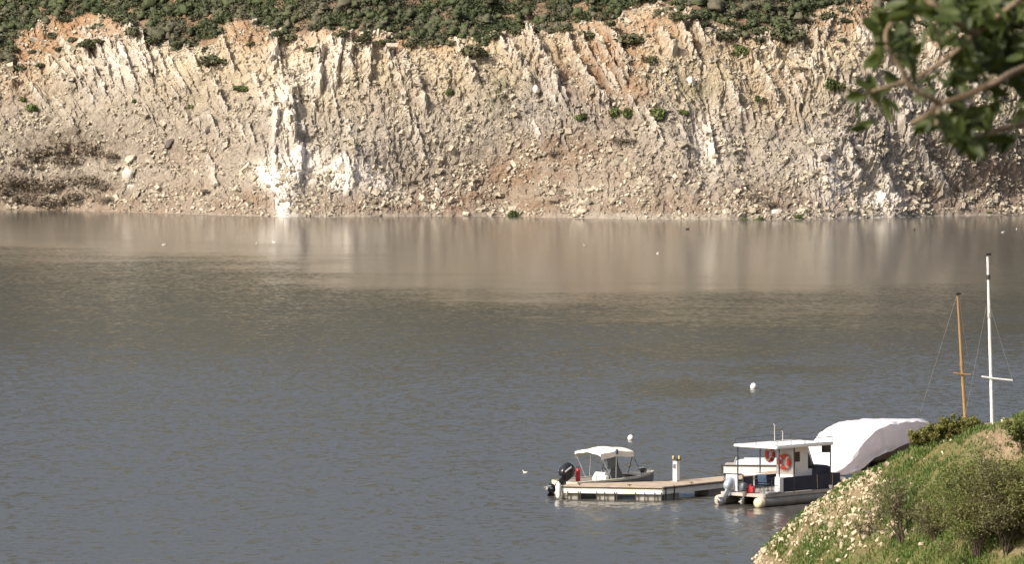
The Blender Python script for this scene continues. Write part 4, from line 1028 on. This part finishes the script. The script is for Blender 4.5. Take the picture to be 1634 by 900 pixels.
# roof
RX0, RX1, RW = 1.25, 5.4, 1.33
rf = MB(); rf.box(((RX0 + RX1) / 2, 0, 2.70), (RX1 - RX0, RW * 2, .13), None, .035); rf = rf.build('roof', M['white'], po)
mb = MB()
cs = [(RX0 + .08, -RW + .05), (RX1 - .06, -RW + .05), (RX1 - .06, RW - .05), (RX0 + .08, RW - .05)]
for i in range(4):
    p, q = Vector(cs[i]), Vector(cs[(i + 1) % 4]); nseg = 4 if i % 2 == 0 else 2
    for z in ((3.02,) if i % 2 else (3.02,)): mb.tube([(p.x, p.y, z), (q.x, q.y, z)], .013, 6)
    for k in range(nseg): c = p + (q - p) * k / nseg; mb.tube([(c.x, c.y, 2.74), (c.x, c.y, 3.02)], .012, 6)
mb.build('roof_rail', M['rail'], rf)
mb = MB()
mb.tube([(RX0 + .1, -RW + .03, 2.78), (RX1 - .1, -RW + .03, 2.78)], .012, 5); mb.build('grab_wire', M['rail'], rf)
for y0, h in ((.55, .85), (.05, .55)):
    MB().tube([(3.3, y0, 2.74), (3.3, y0, 2.74 + h), (3.24, y0, 2.78 + h)], .022, 6).build('antenna', M['alu'], rf)
for x, y in ((1.5, -1.27), (1.5, 1.27), (2.55, -1.29), (3.1, 1.27), (5.2, -1.27), (5.2, 1.27)):
    MB().tube([(x, y, .59), (x, y, 2.66)], .034, 8).build('post', M['rail'], po)
MB().box((4.95, -1.2, 2.47), (.34, .26, .34), None, .02).build('lamp_box', M['dark'], rf)
mb = MB(); mb.blob((5.0, -.55, 1.2), (.62, .55, .48), 5, 18, 10); mb.build('seat_cover', M['navy'], po, 50)
mb = MB(); mb.tube([(5.3, -1.3, 1.25), (5.32, -1.31, .9), (5.28, -1.3, .7)], .015, 5); mb.tube([(4.2, -1.3, 1.3), (4.22, -1.31, .66)], .012, 5); mb.build('mooring_line', M['rope'], po)
MB().lathe([(.09, 0), (.10, .03), (.055, .10), (.055, .22), (.10, .29), (.11, .36), (.02, .38)], (5.0, -1.46, .40), 12).build('bollard_fender', M['white'], po, 40)
MB().blob((6.0, -1.46, .86), (.16, .13, .22), 2, 12, 8).build('bow_fender', M['white'], po, 60)
# the chair and table at the stern
ch = empty('folding_chair', (0, 0, 0), pa + .3)
ch.location = Vector((10.45, 226.15, .592)) + Matrix.Rotation(pa, 3, 'Z') @ Vector((1.18, -.62, 0)); tag(ch, 'folding chair with blue seat on the stern of the pontoon boat', 'chair')
MB().box((0, 0, .42), (.42, .44, .03), None, .01).build('seat', M['blue'], ch)
MB().box((-.22, 0, .68), (.03, .44, .36), Euler((0, -.2, 0)), .01).build('backrest', M['blue'], ch)
for sx_, sy_ in ((-1, -1), (-1, 1), (1, -1), (1, 1)):
    MB().tube([(sx_ * .2, sy_ * .2, .42), (-sx_ * .18, sy_ * .2, 0)], .013, 6).build('leg', M['rail'], ch)
tb = empty('side_table', (0, 0, 0), pa); tb.location = Vector((10.45, 226.15, .592)) + Matrix.Rotation(pa, 3, 'Z') @ Vector((1.35, .15, 0)); tag(tb, 'small white table on the open stern of the pontoon boat', 'table')
MB().box((0, 0, .82), (.75, .8, .05), None, .01).build('table_top', M['white'], tb)
MB().tube([(0, 0, 0), (0, 0, .8)], .04, 8).build('pedestal_leg', M['white'], tb)
gc = empty('fuel_can', (0, 0, 0), pa + .4); gc.location = Vector((10.45, 226.15, .592)) + Matrix.Rotation(pa, 3, 'Z') @ Vector((.62, -.28, 0)); tag(gc, 'red fuel can on the stern deck of the pontoon boat', 'fuel can')
MB().box((0, 0, .16), (.34, .40, .30), None, .05).build('tank', M['red'], gc)
MB().torus((0, 0, .32), .09, .018, Euler((R(90), 0, 0)), 10, 6, 0, math.pi).build('handle', M['red'], gc)
MB().lathe([(.03, 0), (.03, .07)], (.11, .1, .30), 8).build('cap', M['dark'], gc)
outboard(po, (.26, .80, .52), 0, R(40), M['silver'], 1.0)
outboard(po, (.32, -.18, .62), 0, R(4), M['darkpanel'], .62, None, M['alu'])
# lifebuoys
def lifebuoy(locv, rot, lab):
    r_ = empty('lifebuoy', locv); r_.rotation_euler = rot; tag(r_, lab, 'lifebuoy', 'lifebuoys of the pontoon boat')
    MB().torus((0, 0, 0), .27, .095, None, 28, 10).build('ring', M['orange'], r_, 60)
    for k in range(4):
        MB().torus((0, 0, 0), .27, .099, None, 5, 10, k * math.pi / 2 + .6, k * math.pi / 2 + .95).build('band', M['white'], r_, 60)
    mb = MB(); mb.torus((0, 0, .02), .385, .010, None, 28, 5); mb.build('grab_line', M['rope'], r_)
Rp = Matrix.Rotation(pa, 3, 'Z'); O = Vector((10.45, 226.15, 0))
lifebuoy(O + Rp @ Vector((2.86, -.42, 1.92)), (R(90), 0, pa + R(-90 + 8)), 'orange lifebuoy with white bands hung in front of the white cabin')
lifebuoy(O + Rp @ Vector((2.95, .52, 2.22)), (R(90), 0, pa + R(5)), 'darker red lifebuoy hung behind the cabin corner, higher than the other')

# ---- boat under the white tarp on the beach
ta = R(46); T0 = Vector((15.2, 234.6)); tz = .95
tb_ = empty('covered_boat', (T0.x, T0.y, 0), ta); tag(tb_, 'big boat wrapped in a white tarp on the beach beside the dock', 'boat')
# stations along the axis: x, half width right side(-y), left side(+y), ridge z, eave z, bottom z, ridge y
ST = [(-1.25, -1.0, 1.6, .98, .96, .90, .2), (-.55, -1.25, 1.75, 1.30, 1.12, .92, .1), (.15, -1.36, 1.75, 1.90, 1.66, .94, 0), (1.0, -1.40, 1.75, 2.56, 2.36, 1.15, -.05), (1.9, -1.40, 1.7, 3.02, 2.90, 1.62, -.2), (2.9, -1.38, 1.65, 3.22, 3.12, 1.80, -.3),
      (4.2, -1.28, 1.5, 3.27, 3.18, 2.08, -.3), (5.6, -1.0, 1.25, 3.22, 3.14, 2.25, -.2), (6.8, -.5, .7, 3.16, 3.0, 2.6, -.03), (7.5, -.08, .12, 3.06, 3.0, 2.94, 0)]
def lerp_st(x):
    xs = [s[0] for s in ST]; return [x] + [float(np.interp(x, xs, [s[k] for s in ST])) for k in range(1, 7)]
rings = []
xs = np.linspace(-1.25, 7.4, 46); rg = random.Random(3)
for x in xs:
    _, yr, yl, zr, ze, zb_, ry = lerp_st(x)
    prof = [(yr, zb_)]
    for k in range(1, 5): prof.append((yr + .03 * math.sin(k), zb_ + (ze - zb_) * k / 5))
    prof += [(yr, ze), (yr * .8 + ry * .2, ze + (zr - ze) * .42), (yr * .4 + ry * .6, ze + (zr - ze) * .80), (ry, zr), (yl * .4 + ry * .6, ze + (zr - ze) * .82), (yl * .8 + ry * .2, ze + (zr - ze) * .45), (yl, ze)]
    for k in range(1, 5): prof.append((yl, ze + (zb_ - ze) * k / 4))
    ring = []
    for k, (y, z) in enumerate(prof):
        f = .10 * float(fbm(np.array(x * 1.7 + (3 if k > 8 else 0)), np.array(k * .55), 3, 700)) + .045 * math.sin(x * 5.2 + k * .9) * (1 if k < 6 or k > 11 else .35) * (.6 if z < 2.6 else .25)
        ring.append(Vector((x, y + f * (1 if y > 0 else -1) * 1.2, z + f * .9)))
    rings.append(ring)
MB().loft(rings, caps=True).build('tarp', M['tarp'], tb_, 35)
mb = MB(); mb.loft([hull_ring(x, hb, zk, zc, zg) for x, hb, zk, zc, zg in ((.6, 1.0, 1.15, 1.35, 1.7), (2.5, 1.25, 1.1, 1.4, 2.1), (4.5, 1.15, 1.15, 1.5, 2.3), (6.2, .7, 1.4, 1.9, 2.6), (7.1, .1, 1.9, 2.2, 2.7))]); mb.build('hull', M['brownhull'], tb_, 40)
for x in (1.6, 3.2, 4.8):
    mb = MB(); mb.box((x, 0, 1.08), (.22, 2.0, .24)); mb.build('cradle_beam', M['dark'], tb_)
mb = MB()
for k in range(8): mb.tube([(.6 + k * .8, -1.36, 1.25 + .05 * k), (.62 + k * .8, -1.2, .98)], .012, 5)
mb.build('tie_line', M['rope'], tb_)
rg = random.Random(8)
for k in range(16):
    px, py = rg.uniform(1395, 1455), rg.uniform(716, 736)
    s = rg.uniform(.25, .6); o = make_boulder('beach_rock', (s, s * .8, s * .7), 70 + k, M['stone'] if k % 3 else M['dark_stone'])
    a_ = ta; q = Rp @ Vector((rg.uniform(1.6, 6.5), rg.uniform(-2.6, -1.7), 0)); x_, y_ = T0.x + q.x, T0.y + q.y
    o.location = (x_, y_, float(ground_h(x_, y_)) + s * .1); tag(o, 'grey brown rock on the beach below the tarp covered boat', 'rock', 'rocks on the beach by the covered boat')

# ---- sailing dinghies ashore behind the bank: only their masts clear it
def sail_boat(base_px, base_py, top_px, top_py, D, rad, m, spread, lab, stay_to, bands):
    base = at_y(base_px, base_py, D); gz_ = float(ground_h(base.x, D))
    root = empty('sailboat', (base.x, D, gz_), R(35)); tag(root, lab, 'sailboat')
    inv = (Matrix.Translation((base.x, D, gz_)) @ Matrix.Rotation(R(35), 4, 'Z')).inverted()
    rr = [(-1.7, .62, .35, .5, .95), (-.5, .85, .25, .45, .95), (.8, .82, .25, .5, 1.0), (2.0, .45, .4, .7, 1.1), (2.7, .05, .8, .95, 1.2)]
    MB().loft([hull_ring(*q) for q in rr]).build('hull', M['white'], root, 40)
    mb = MB()
    for x in (-1.0, 1.0): mb.box((x, 0, .16), (.14, 1.3, .34))
    mb.build('cradle', M['dark'], root)
    top = inv @ at_y(top_px, top_py, D); low = inv @ base; foot = low + (low - top).normalized() * ((low.z - 1.0) / ((top - low).normalized().z))
    mb = MB(); mb.tube([foot, foot.lerp(top, .6), top], [rad, rad, rad * .7], 10); mast = mb.build('mast', m, root, 60)
    (sx0, sy0), (sx1, sy1) = spread
    mb = MB(); mb.tube([inv @ at_y(sx0, sy0, D - .12), inv @ at_y((sx0 + sx1) / 2, (sy0 + sy1) / 2 + .6, D - .12), inv @ at_y(sx1, sy1, D - .12)], .032, 6); mb.build('spreader', m, mast)
    for t, mm in bands:
        c = foot.lerp(top, t); d = (top - foot).normalized() * .10; mb = MB(); mb.tube([c - d, c + d], rad * 1.25, 10); mb.build('mast_fitting', mm, mast)
    c = top; mb = MB(); mb.box(c + Vector((0, 0, .03)), (rad * 3.6, rad * 2, .08)); mb.build('masthead', M['dark'], mast)
    for pa_, pb_ in stay_to:
        mb = MB(); mb.tube([inv @ at_y(*pa_, D), inv @ at_y(*pb_, D - 1.0)], .0085, 4); mb.build('stay', M['wire'], mast)
    return root
sail_boat(1540, 668, 1528, 470, 218, .075, M['wood_spar'], ((1521, 595), (1549, 598)), 'sailboat behind the bank showing only its varnished wooden mast', [((1527, 471), (1468, 660)), ((1536, 598), (1529, 472)), ((1549, 598), (1530, 474))], [(.62, M['wood_spar'])])
sail_boat(1583, 670, 1576, 407, 214, .075, M['white_spar'], ((1566, 601), (1616, 607)), 'sailboat behind the bank showing only its tall white mast', [((1574, 490), (1541, 660)), ((1577, 480), (1616, 607))], [(.905, M['dark']), (.74, M['alu'])])

# ---- mooring buoys
def buoy(px, py, r, tilt, lab, z=.06):
    p = at_z(px, py, z); b = empty('mooring_buoy', (p.x, p.y, z)); b.rotation_euler = (tilt, tilt * .7, 0); tag(b, lab, 'buoy')
    MB().blob((0, 0, r * .35), (r, r, r * 1.12), 2.0, 18, 12).build('float', M['white'], b, 60)
    MB().lathe([(r * .22, 0), (r * .22, .06), (.01, .08)], (0, 0, r * 1.45), 8).build('top_fitting', M['alu'], b)
    MB().torus((0, 0, r * 1.45 + .10), .035, .012, Euler((R(90), 0, 0)), 10, 5).build('ring', M['dark'], b)
buoy(1006, 701, .165, .25, 'white mooring buoy floating beyond the motorboat, nearer the boats')
buoy(1202, 619, .21, .2, 'white mooring buoy floating alone farther out on open water')
# ---- water birds
bw = mat('white_plumage', (.75, .73, .70), .8); bd_ = mat('dark_plumage', (.06, .055, .05), .8)
def bird(px, py, m, s, rz, lab, g):
    p = at_z(px, py, 0); mb = MB()
    mb.blob((0, 0, .07), (.30, .13, .12), 2.0, 12, 8); mb.tube([(.2, 0, .1), (.27, 0, .24), (.30, 0, .30)], [.07, .045, .04], 8); mb.blob((.33, 0, .32), (.075, .055, .055), 2, 8, 6)
    mb.tube([(.39, 0, .315), (.46, 0, .30)], [.02, .006], 6); mb.tube([(-.22, 0, .12), (-.40, 0, .17)], [.06, .01], 6)
    o = mb.build('water_bird', m, None, 60); o.location = p; o.rotation_euler = (0, 0, rz); o.scale = (s, s, s); tag(o, lab, 'bird', g)
for k, (px, py) in enumerate([(261, 391), (409, 389), (437, 387), (933, 392), (1049, 405), (1600, 371), (1622, 366), (838, 755)]):
    bird(px, py, bw, .6 if px != 838 else .35, k * 1.3, 'tiny white bird floating alone at the lower middle of the lake' if px == 838 else 'small white bird swimming on the calm water off the far shore', None if px == 838 else 'white birds off the far shore')
for k, (px, py) in enumerate([(1097, 366), (1459, 367)]):
    bird(px, py, bd_, 1.0, k + .5, 'dark bird on the water below the right waterline shrubs' if k == 0 else 'dark bird on the water under the far right shore', 'dark birds off the far shore')
# ================================================================== BUSHES OF THE BANK AND THE OVERHANGING BRANCH
def stem_bush(name, base, height, spread, nstem, leaf_m, bark_m, leaf, nleaf, seed, thick=.03, up=1.0, shoots=5, leaf_from=.35):
    rg = np.random.RandomState(seed); root = empty(name, base); mb = MB(); LP_ = []
    def grow(p, d, L, r, lev):
        pts = [p]; rad = [r]; n = 5
        for k in range(n):
            d = d + Vector(rg.normal(0, .16, 3)) + Vector((0, 0, .05 * up)); d.normalize(); p = p + d * L / n; pts.append(p); rad.append(r * (1 - .8 * (k + 1) / n) + .002)
            if lev > 0 and k >= 1:
                for _ in range(shoots if lev == 1 else 2):
                    if rg.uniform() < .75:
                        dd = (d + Vector(rg.normal(0, .62, 3))).normalized(); grow(p, dd, L * rg.uniform(.30, .55), rad[-1] * .65, lev - 1)
            t = k / n
            if lev == 0 or t >= leaf_from: LP_.append((p, d, L / n))
        mb.tube(pts, rad, 4 if lev < 2 else 6, caps=False)
    for s in range(nstem):
        a = rg.uniform(0, 6.283); sp = rg.uniform(.1, 1)
        d = Vector((math.cos(a) * spread * sp, math.sin(a) * spread * sp * .8, height * rg.uniform(.75, 1))); L = d.length
        grow(Vector((math.cos(a) * .12 * spread * sp, math.sin(a) * .12 * spread, -.1)), d.normalized(), L, thick * rg.uniform(.6, 1), 2)
    mb.build('stems', bark_m, root)
    P = np.array([tuple(p) for p, d, l in LP_]); k = rg.randint(0, len(P), nleaf)
    Pp = P[k] + rg.normal(0, 1, (nleaf, 3)) * np.array([.09, .09, .09]) * min(1, height / 2)
    v, f = leaf_quads(Pp, leaf, rg, .3, 2.6); np_mesh('foliage', v, f, leaf_m, root)
    return root
M['broom'] = leaf_mat('broom_leaves', (0.130, 0.168, 0.048), (0.205, 0.195, 0.072), 1.1, trans=.3)
M['grey_leaf'] = leaf_mat('olive_leaves', (0.125, 0.135, 0.058), (0.18, 0.155, 0.09), 1.5, trans=.2)
M['crest_leaf'] = leaf_mat('yellow_green_leaves', (0.15, 0.165, 0.042), (0.22, 0.20, 0.07), 2.0, trans=.25)
M['bark_dark'] = mat('dark_twigs', (0.060, 0.045, 0.035), .9, (0.10, 0.075, 0.055), 4, spec=.2)
def bank_bush(px, py, h_px, w_px, lab, **kw):
    p = None
    while p is None and py < 899: p = on_bank(px, py); py += 2
    s = p.y / F_PX
    b = stem_bush('bank_shrub', p, h_px * s, w_px * s / 2, **kw); tag(b, lab, 'shrub'); return b
bank_bush(1440, 866, 88, 86, 'twiggy half bare shrub on the bank right of the cream stones', nstem=9, leaf_m=M['grey_leaf'], bark_m=M['bark_dark'], leaf=.040, nleaf=1700, seed=1, thick=.035, shoots=4)
bank_bush(1492, 862, 52, 44, 'small dark twiggy shrub between the half bare shrub and the large green one', nstem=7, leaf_m=M['grey_leaf'], bark_m=M['bark_dark'], leaf=.040, nleaf=1900, seed=2, thick=.028, shoots=4)
bank_bush(1560, 892, 128, 84, 'largest yellow green feathery shrub on the bank', nstem=13, leaf_m=M['broom'], bark_m=M['bark_dark'], leaf=.042, nleaf=15000, seed=3, thick=.03, shoots=6, leaf_from=.05)
bank_bush(1606, 884, 112, 76, 'olive brown feathery shrub at the right picture edge', nstem=12, leaf_m=M['grey_leaf'], bark_m=M['bark_dark'], leaf=.042, nleaf=11000, seed=4, thick=.03, shoots=6, leaf_from=.05)
bank_bush(1650, 880, 125, 66, 'green shrub cut by the right picture edge behind the olive one', nstem=10, leaf_m=M['broom'], bark_m=M['bark_dark'], leaf=.042, nleaf=11000, seed=5, thick=.03, shoots=6, leaf_from=.05)
bank_bush(1376, 866, 36, 34, 'small grey dead shrub among the grass below the cream stones', nstem=8, leaf_m=M['bark_dark'], bark_m=M['bark_dark'], leaf=.03, nleaf=500, seed=6, thick=.014, shoots=3)
bank_bush(1634, 722, 50, 44, 'leafy green shrub beside the bare dirt patch at the right edge', nstem=9, leaf_m=M['broom'], bark_m=M['bark_dark'], leaf=.05, nleaf=3500, seed=7, thick=.02, shoots=4)
for k, (px, py, h, w, lab) in enumerate([(1470, 704, 24, 34, 'low yellow green shrub on the bank crest at the tarp end'), (1488, 699, 24, 36, 'low shrub on the bank crest just right of the tarp tip'), (1508, 694, 24, 40, 'low shrub midway along the crest between tarp and wooden mast'),
                               (1528, 690, 24, 36, 'low shrub on the crest directly left of the wooden mast'), (1546, 686, 20, 28, 'low shrub on the crest at the foot of the wooden mast')]):
    bank_bush(px, py, h, w, lab, nstem=9, leaf_m=M['crest_leaf'], bark_m=M['bark_dark'], leaf=.05, nleaf=2600, seed=20 + k, thick=.012, shoots=4)

# ---- the oak whose branch hangs into the picture: the trunk stands outside it on the right
tx, ty = 2.5, 7.6; tzz = float(ground_h(tx, ty))
oak = empty('oak_tree', (tx, ty, tzz)); tag(oak, 'leafy tree branch hanging into the top right corner close to the camera', 'tree')
O_ = Vector((tx, ty, tzz))
M['oak_bark'] = mat('oak_bark', (0.25, 0.19, 0.13), .9, (0.15, 0.11, 0.075), 9, bump=.5, bscale=40, spec=.2)
M['oak_leaf'] = leaf_mat('oak_leaves', (0.026, 0.042, 0.010), (0.075, 0.095, 0.024), 14, .5, .22)
mb = MB(); mb.tube([(0, 0, -.3), (0, 0, .1), (.06, .05, 1.2), (-.05, 0, 2.4), (.1, .05, 4.2)], [.30, .24, .18, .15, .06], 14); mb.build('trunk', M['oak_bark'], oak, 60)
def bp(px, py, D): return at_y(px, py, D) - O_
fork = Vector((-.02, .02, 2.25)); fork2 = Vector((0, 0, 2.9))
def limb(pts, r0, r1, start=None):
    P = ([start] if start is not None else []) + [bp(*q) for q in pts]
    # smooth
    out = []
    for i in range(len(P) - 1):
        p0, p1, p2, p3 = P[max(i - 1, 0)], P[i], P[i + 1], P[min(i + 2, len(P) - 1)]
        for k in range(4):
            t = k / 4; out.append(.5 * ((2 * p1) + (p2 - p0) * t + (2 * p0 - 5 * p1 + 4 * p2 - p3) * t * t + (3 * p1 - p0 - 3 * p2 + p3) * t ** 3))
    out.append(P[-1]); n = len(out)
    m_ = MB(); m_.tube(out, [r0 + (r1 - r0) * k / (n - 1) for k in range(n)], 8); m_.build('limb', M['oak_bark'], oak, 60)
limb([(1900, 70, 7.3), (1660, 102, 7.1), (1590, 130, 7.0), (1545, 150, 7.0), (1500, 165, 7.0)], .0062, .004, fork)
limb([(1500, 165, 7.0), (1474, 150, 6.98), (1452, 136, 6.97), (1440, 112, 6.96), (1418, 84, 6.95)], .0050, .0032)
limb([(1500, 165, 7.0), (1484, 180, 7.0), (1455, 196, 7.02)], .006, .003)
limb([(1500, 165, 7.0), (1494, 200, 6.98)], .005, .0025)
limb([(1980, -120, 7.5), (1700, -40, 7.3), (1620, 5, 7.2), (1566, 46, 7.2), (1522, 84, 7.2), (1488, 108, 7.2), (1462, 124, 7.2)], .006, .0033, fork2)
limb([(1556, 54, 7.2), (1528, 36, 7.15), (1500, 14, 7.1), (1476, -4, 7.1)], .006, .0042)
limb([(1850, 150, 7.5), (1700, 176, 7.35), (1640, 196, 7.3), (1600, 205, 7.25), (1553, 222, 7.2)], .006, .0038, fork)
limb([(1800, 20, 7.6), (1680, 48, 7.5), (1600, 34, 7.5), (1560, 22, 7.5)], .006, .003, fork2)
limb([(1418, 84, 6.95), (1414, 50, 6.95), (1440, 14, 6.95)], .004, .002)
limb([(1447, 130, 6.97), (1410, 140, 6.95), (1385, 150, 6.95), (1404, 172, 6.95)], .0035, .0015)
# leaves: (px, py, spread x, spread y, count, depth)
CL = [(1412, 44, 22, 26, 16, 6.95), (1437, 66, 20, 24, 16, 6.95), (1440, 18, 26, 16, 14, 6.95), (1402, 92, 14, 10, 7, 6.95), (1452, 92, 10, 14, 6, 6.95),
      (1480, 14, 26, 14, 16, 7.1), (1520, 26, 26, 22, 26, 7.1), (1560, 20, 30, 20, 34, 7.2), (1605, 18, 34, 20, 34, 7.2), (1640, 30, 30, 40, 30, 7.2), (1585, 62, 30, 24, 40, 7.3), (1550, 80, 26, 18, 26, 7.2), (1620, 84, 30, 30, 36, 7.3), (1590, 104, 30, 18, 26, 7.2),
      (1548, 112, 26, 12, 18, 7.2), (1500, 62, 16, 12, 8, 7.2), (1520, 130, 20, 8, 8, 7.2), (1384, 132, 12, 8, 4, 6.95), (1412, 146, 12, 7, 4, 6.95), (1362, 152, 12, 7, 4, 6.95), (1376, 192, 12, 14, 4, 6.95), (1425, 128, 8, 8, 3, 6.95), (1418, 168, 8, 6, 2, 6.95),
      (1484, 128, 8, 8, 3, 7.0), (1478, 156, 8, 8, 3, 7.0), (1530, 190, 26, 16, 24, 7.05), (1500, 196, 22, 10, 12, 7.0), (1560, 190, 22, 20, 18, 7.15), (1582, 176, 10, 16, 6, 7.2), (1540, 218, 20, 14, 14, 7.1), (1556, 240, 12, 10, 9, 7.15), (1525, 214, 12, 8, 6, 7.05), (1604, 222, 12, 7, 5, 7.2),
      (1470, 204, 12, 7, 5, 7.02), (1640, 140, 20, 30, 14, 7.3), (1590, 144, 14, 8, 5, 7.2), (1520, 160, 10, 10, 4, 7.05)]
rg = np.random.RandomState(77)
TU = np.array([(0, 0), (.16, .62), (.42, 1.0), (.72, .78), (1.0, .06)])
tv = []
for u, w in TU: tv += [(u, -w * .20, .07 * w), (u, 0, -.05 * math.sin(u * 3.1)), (u, w * .20, .07 * w)]
tv = np.array(tv); tf = []
for k in range(4): tf += [(k * 3, k * 3 + 1, k * 3 + 4, k * 3 + 3), (k * 3 + 1, k * 3 + 2, k * 3 + 5, k * 3 + 4)]
tf = np.array(tf); LV, LF, off = [], [], 0
for px, py, rx, ry, n, D in CL:
    for k in range(int(n * 1.15)):
        c = np.array(bp(px + rg.normal(0, rx * .55), py + rg.normal(0, ry * .55), D + .10 + rg.normal(0, .08)))
        ax = rg.normal(size=3); ax[2] -= .25; ax[0] -= .3; ax[1] *= .7; ax /= np.linalg.norm(ax)
        up = rg.normal(size=3) * .8 + np.array([-.2, -.5, .75]); up -= ax * up.dot(ax); up /= np.linalg.norm(up); sd_ = np.cross(up, ax)
        L = rg.uniform(.028, .047)
        LV.append(c + L * ((tv[:, :1] - .5) * ax + tv[:, 1:2] * sd_ * 1.05 + tv[:, 2:3] * up)); LF.append(tf + off); off += len(tv)
np_mesh('foliage', np.concatenate(LV), np.concatenate(LF), M['oak_leaf'], oak, smooth=True)
# the rest of the crown, outside the picture, so that the tree stands complete
Pp, dd = bush_points(2600, (1.7, 1.5, 1.3), np.random.RandomState(5), 10); Pp = Pp + np.array([1.3, .3, 3.3])
v, f = leaf_quads(Pp, .06, np.random.RandomState(6), .3, 1.8); np_mesh('crown', v, f, M['oak_leaf'], oak)
for a_ in (.3, 2.0, 4.4):
    m_ = MB(); m_.tube([(.05, .03, 2.6), (.05 + .6 * math.cos(a_) + .4, .5 * math.sin(a_), 3.3), (1.3 + .9 * math.cos(a_), .9 * math.sin(a_), 3.9)], [.07, .04, .012], 8); m_.build('limb', M['oak_bark'], oak, 60)
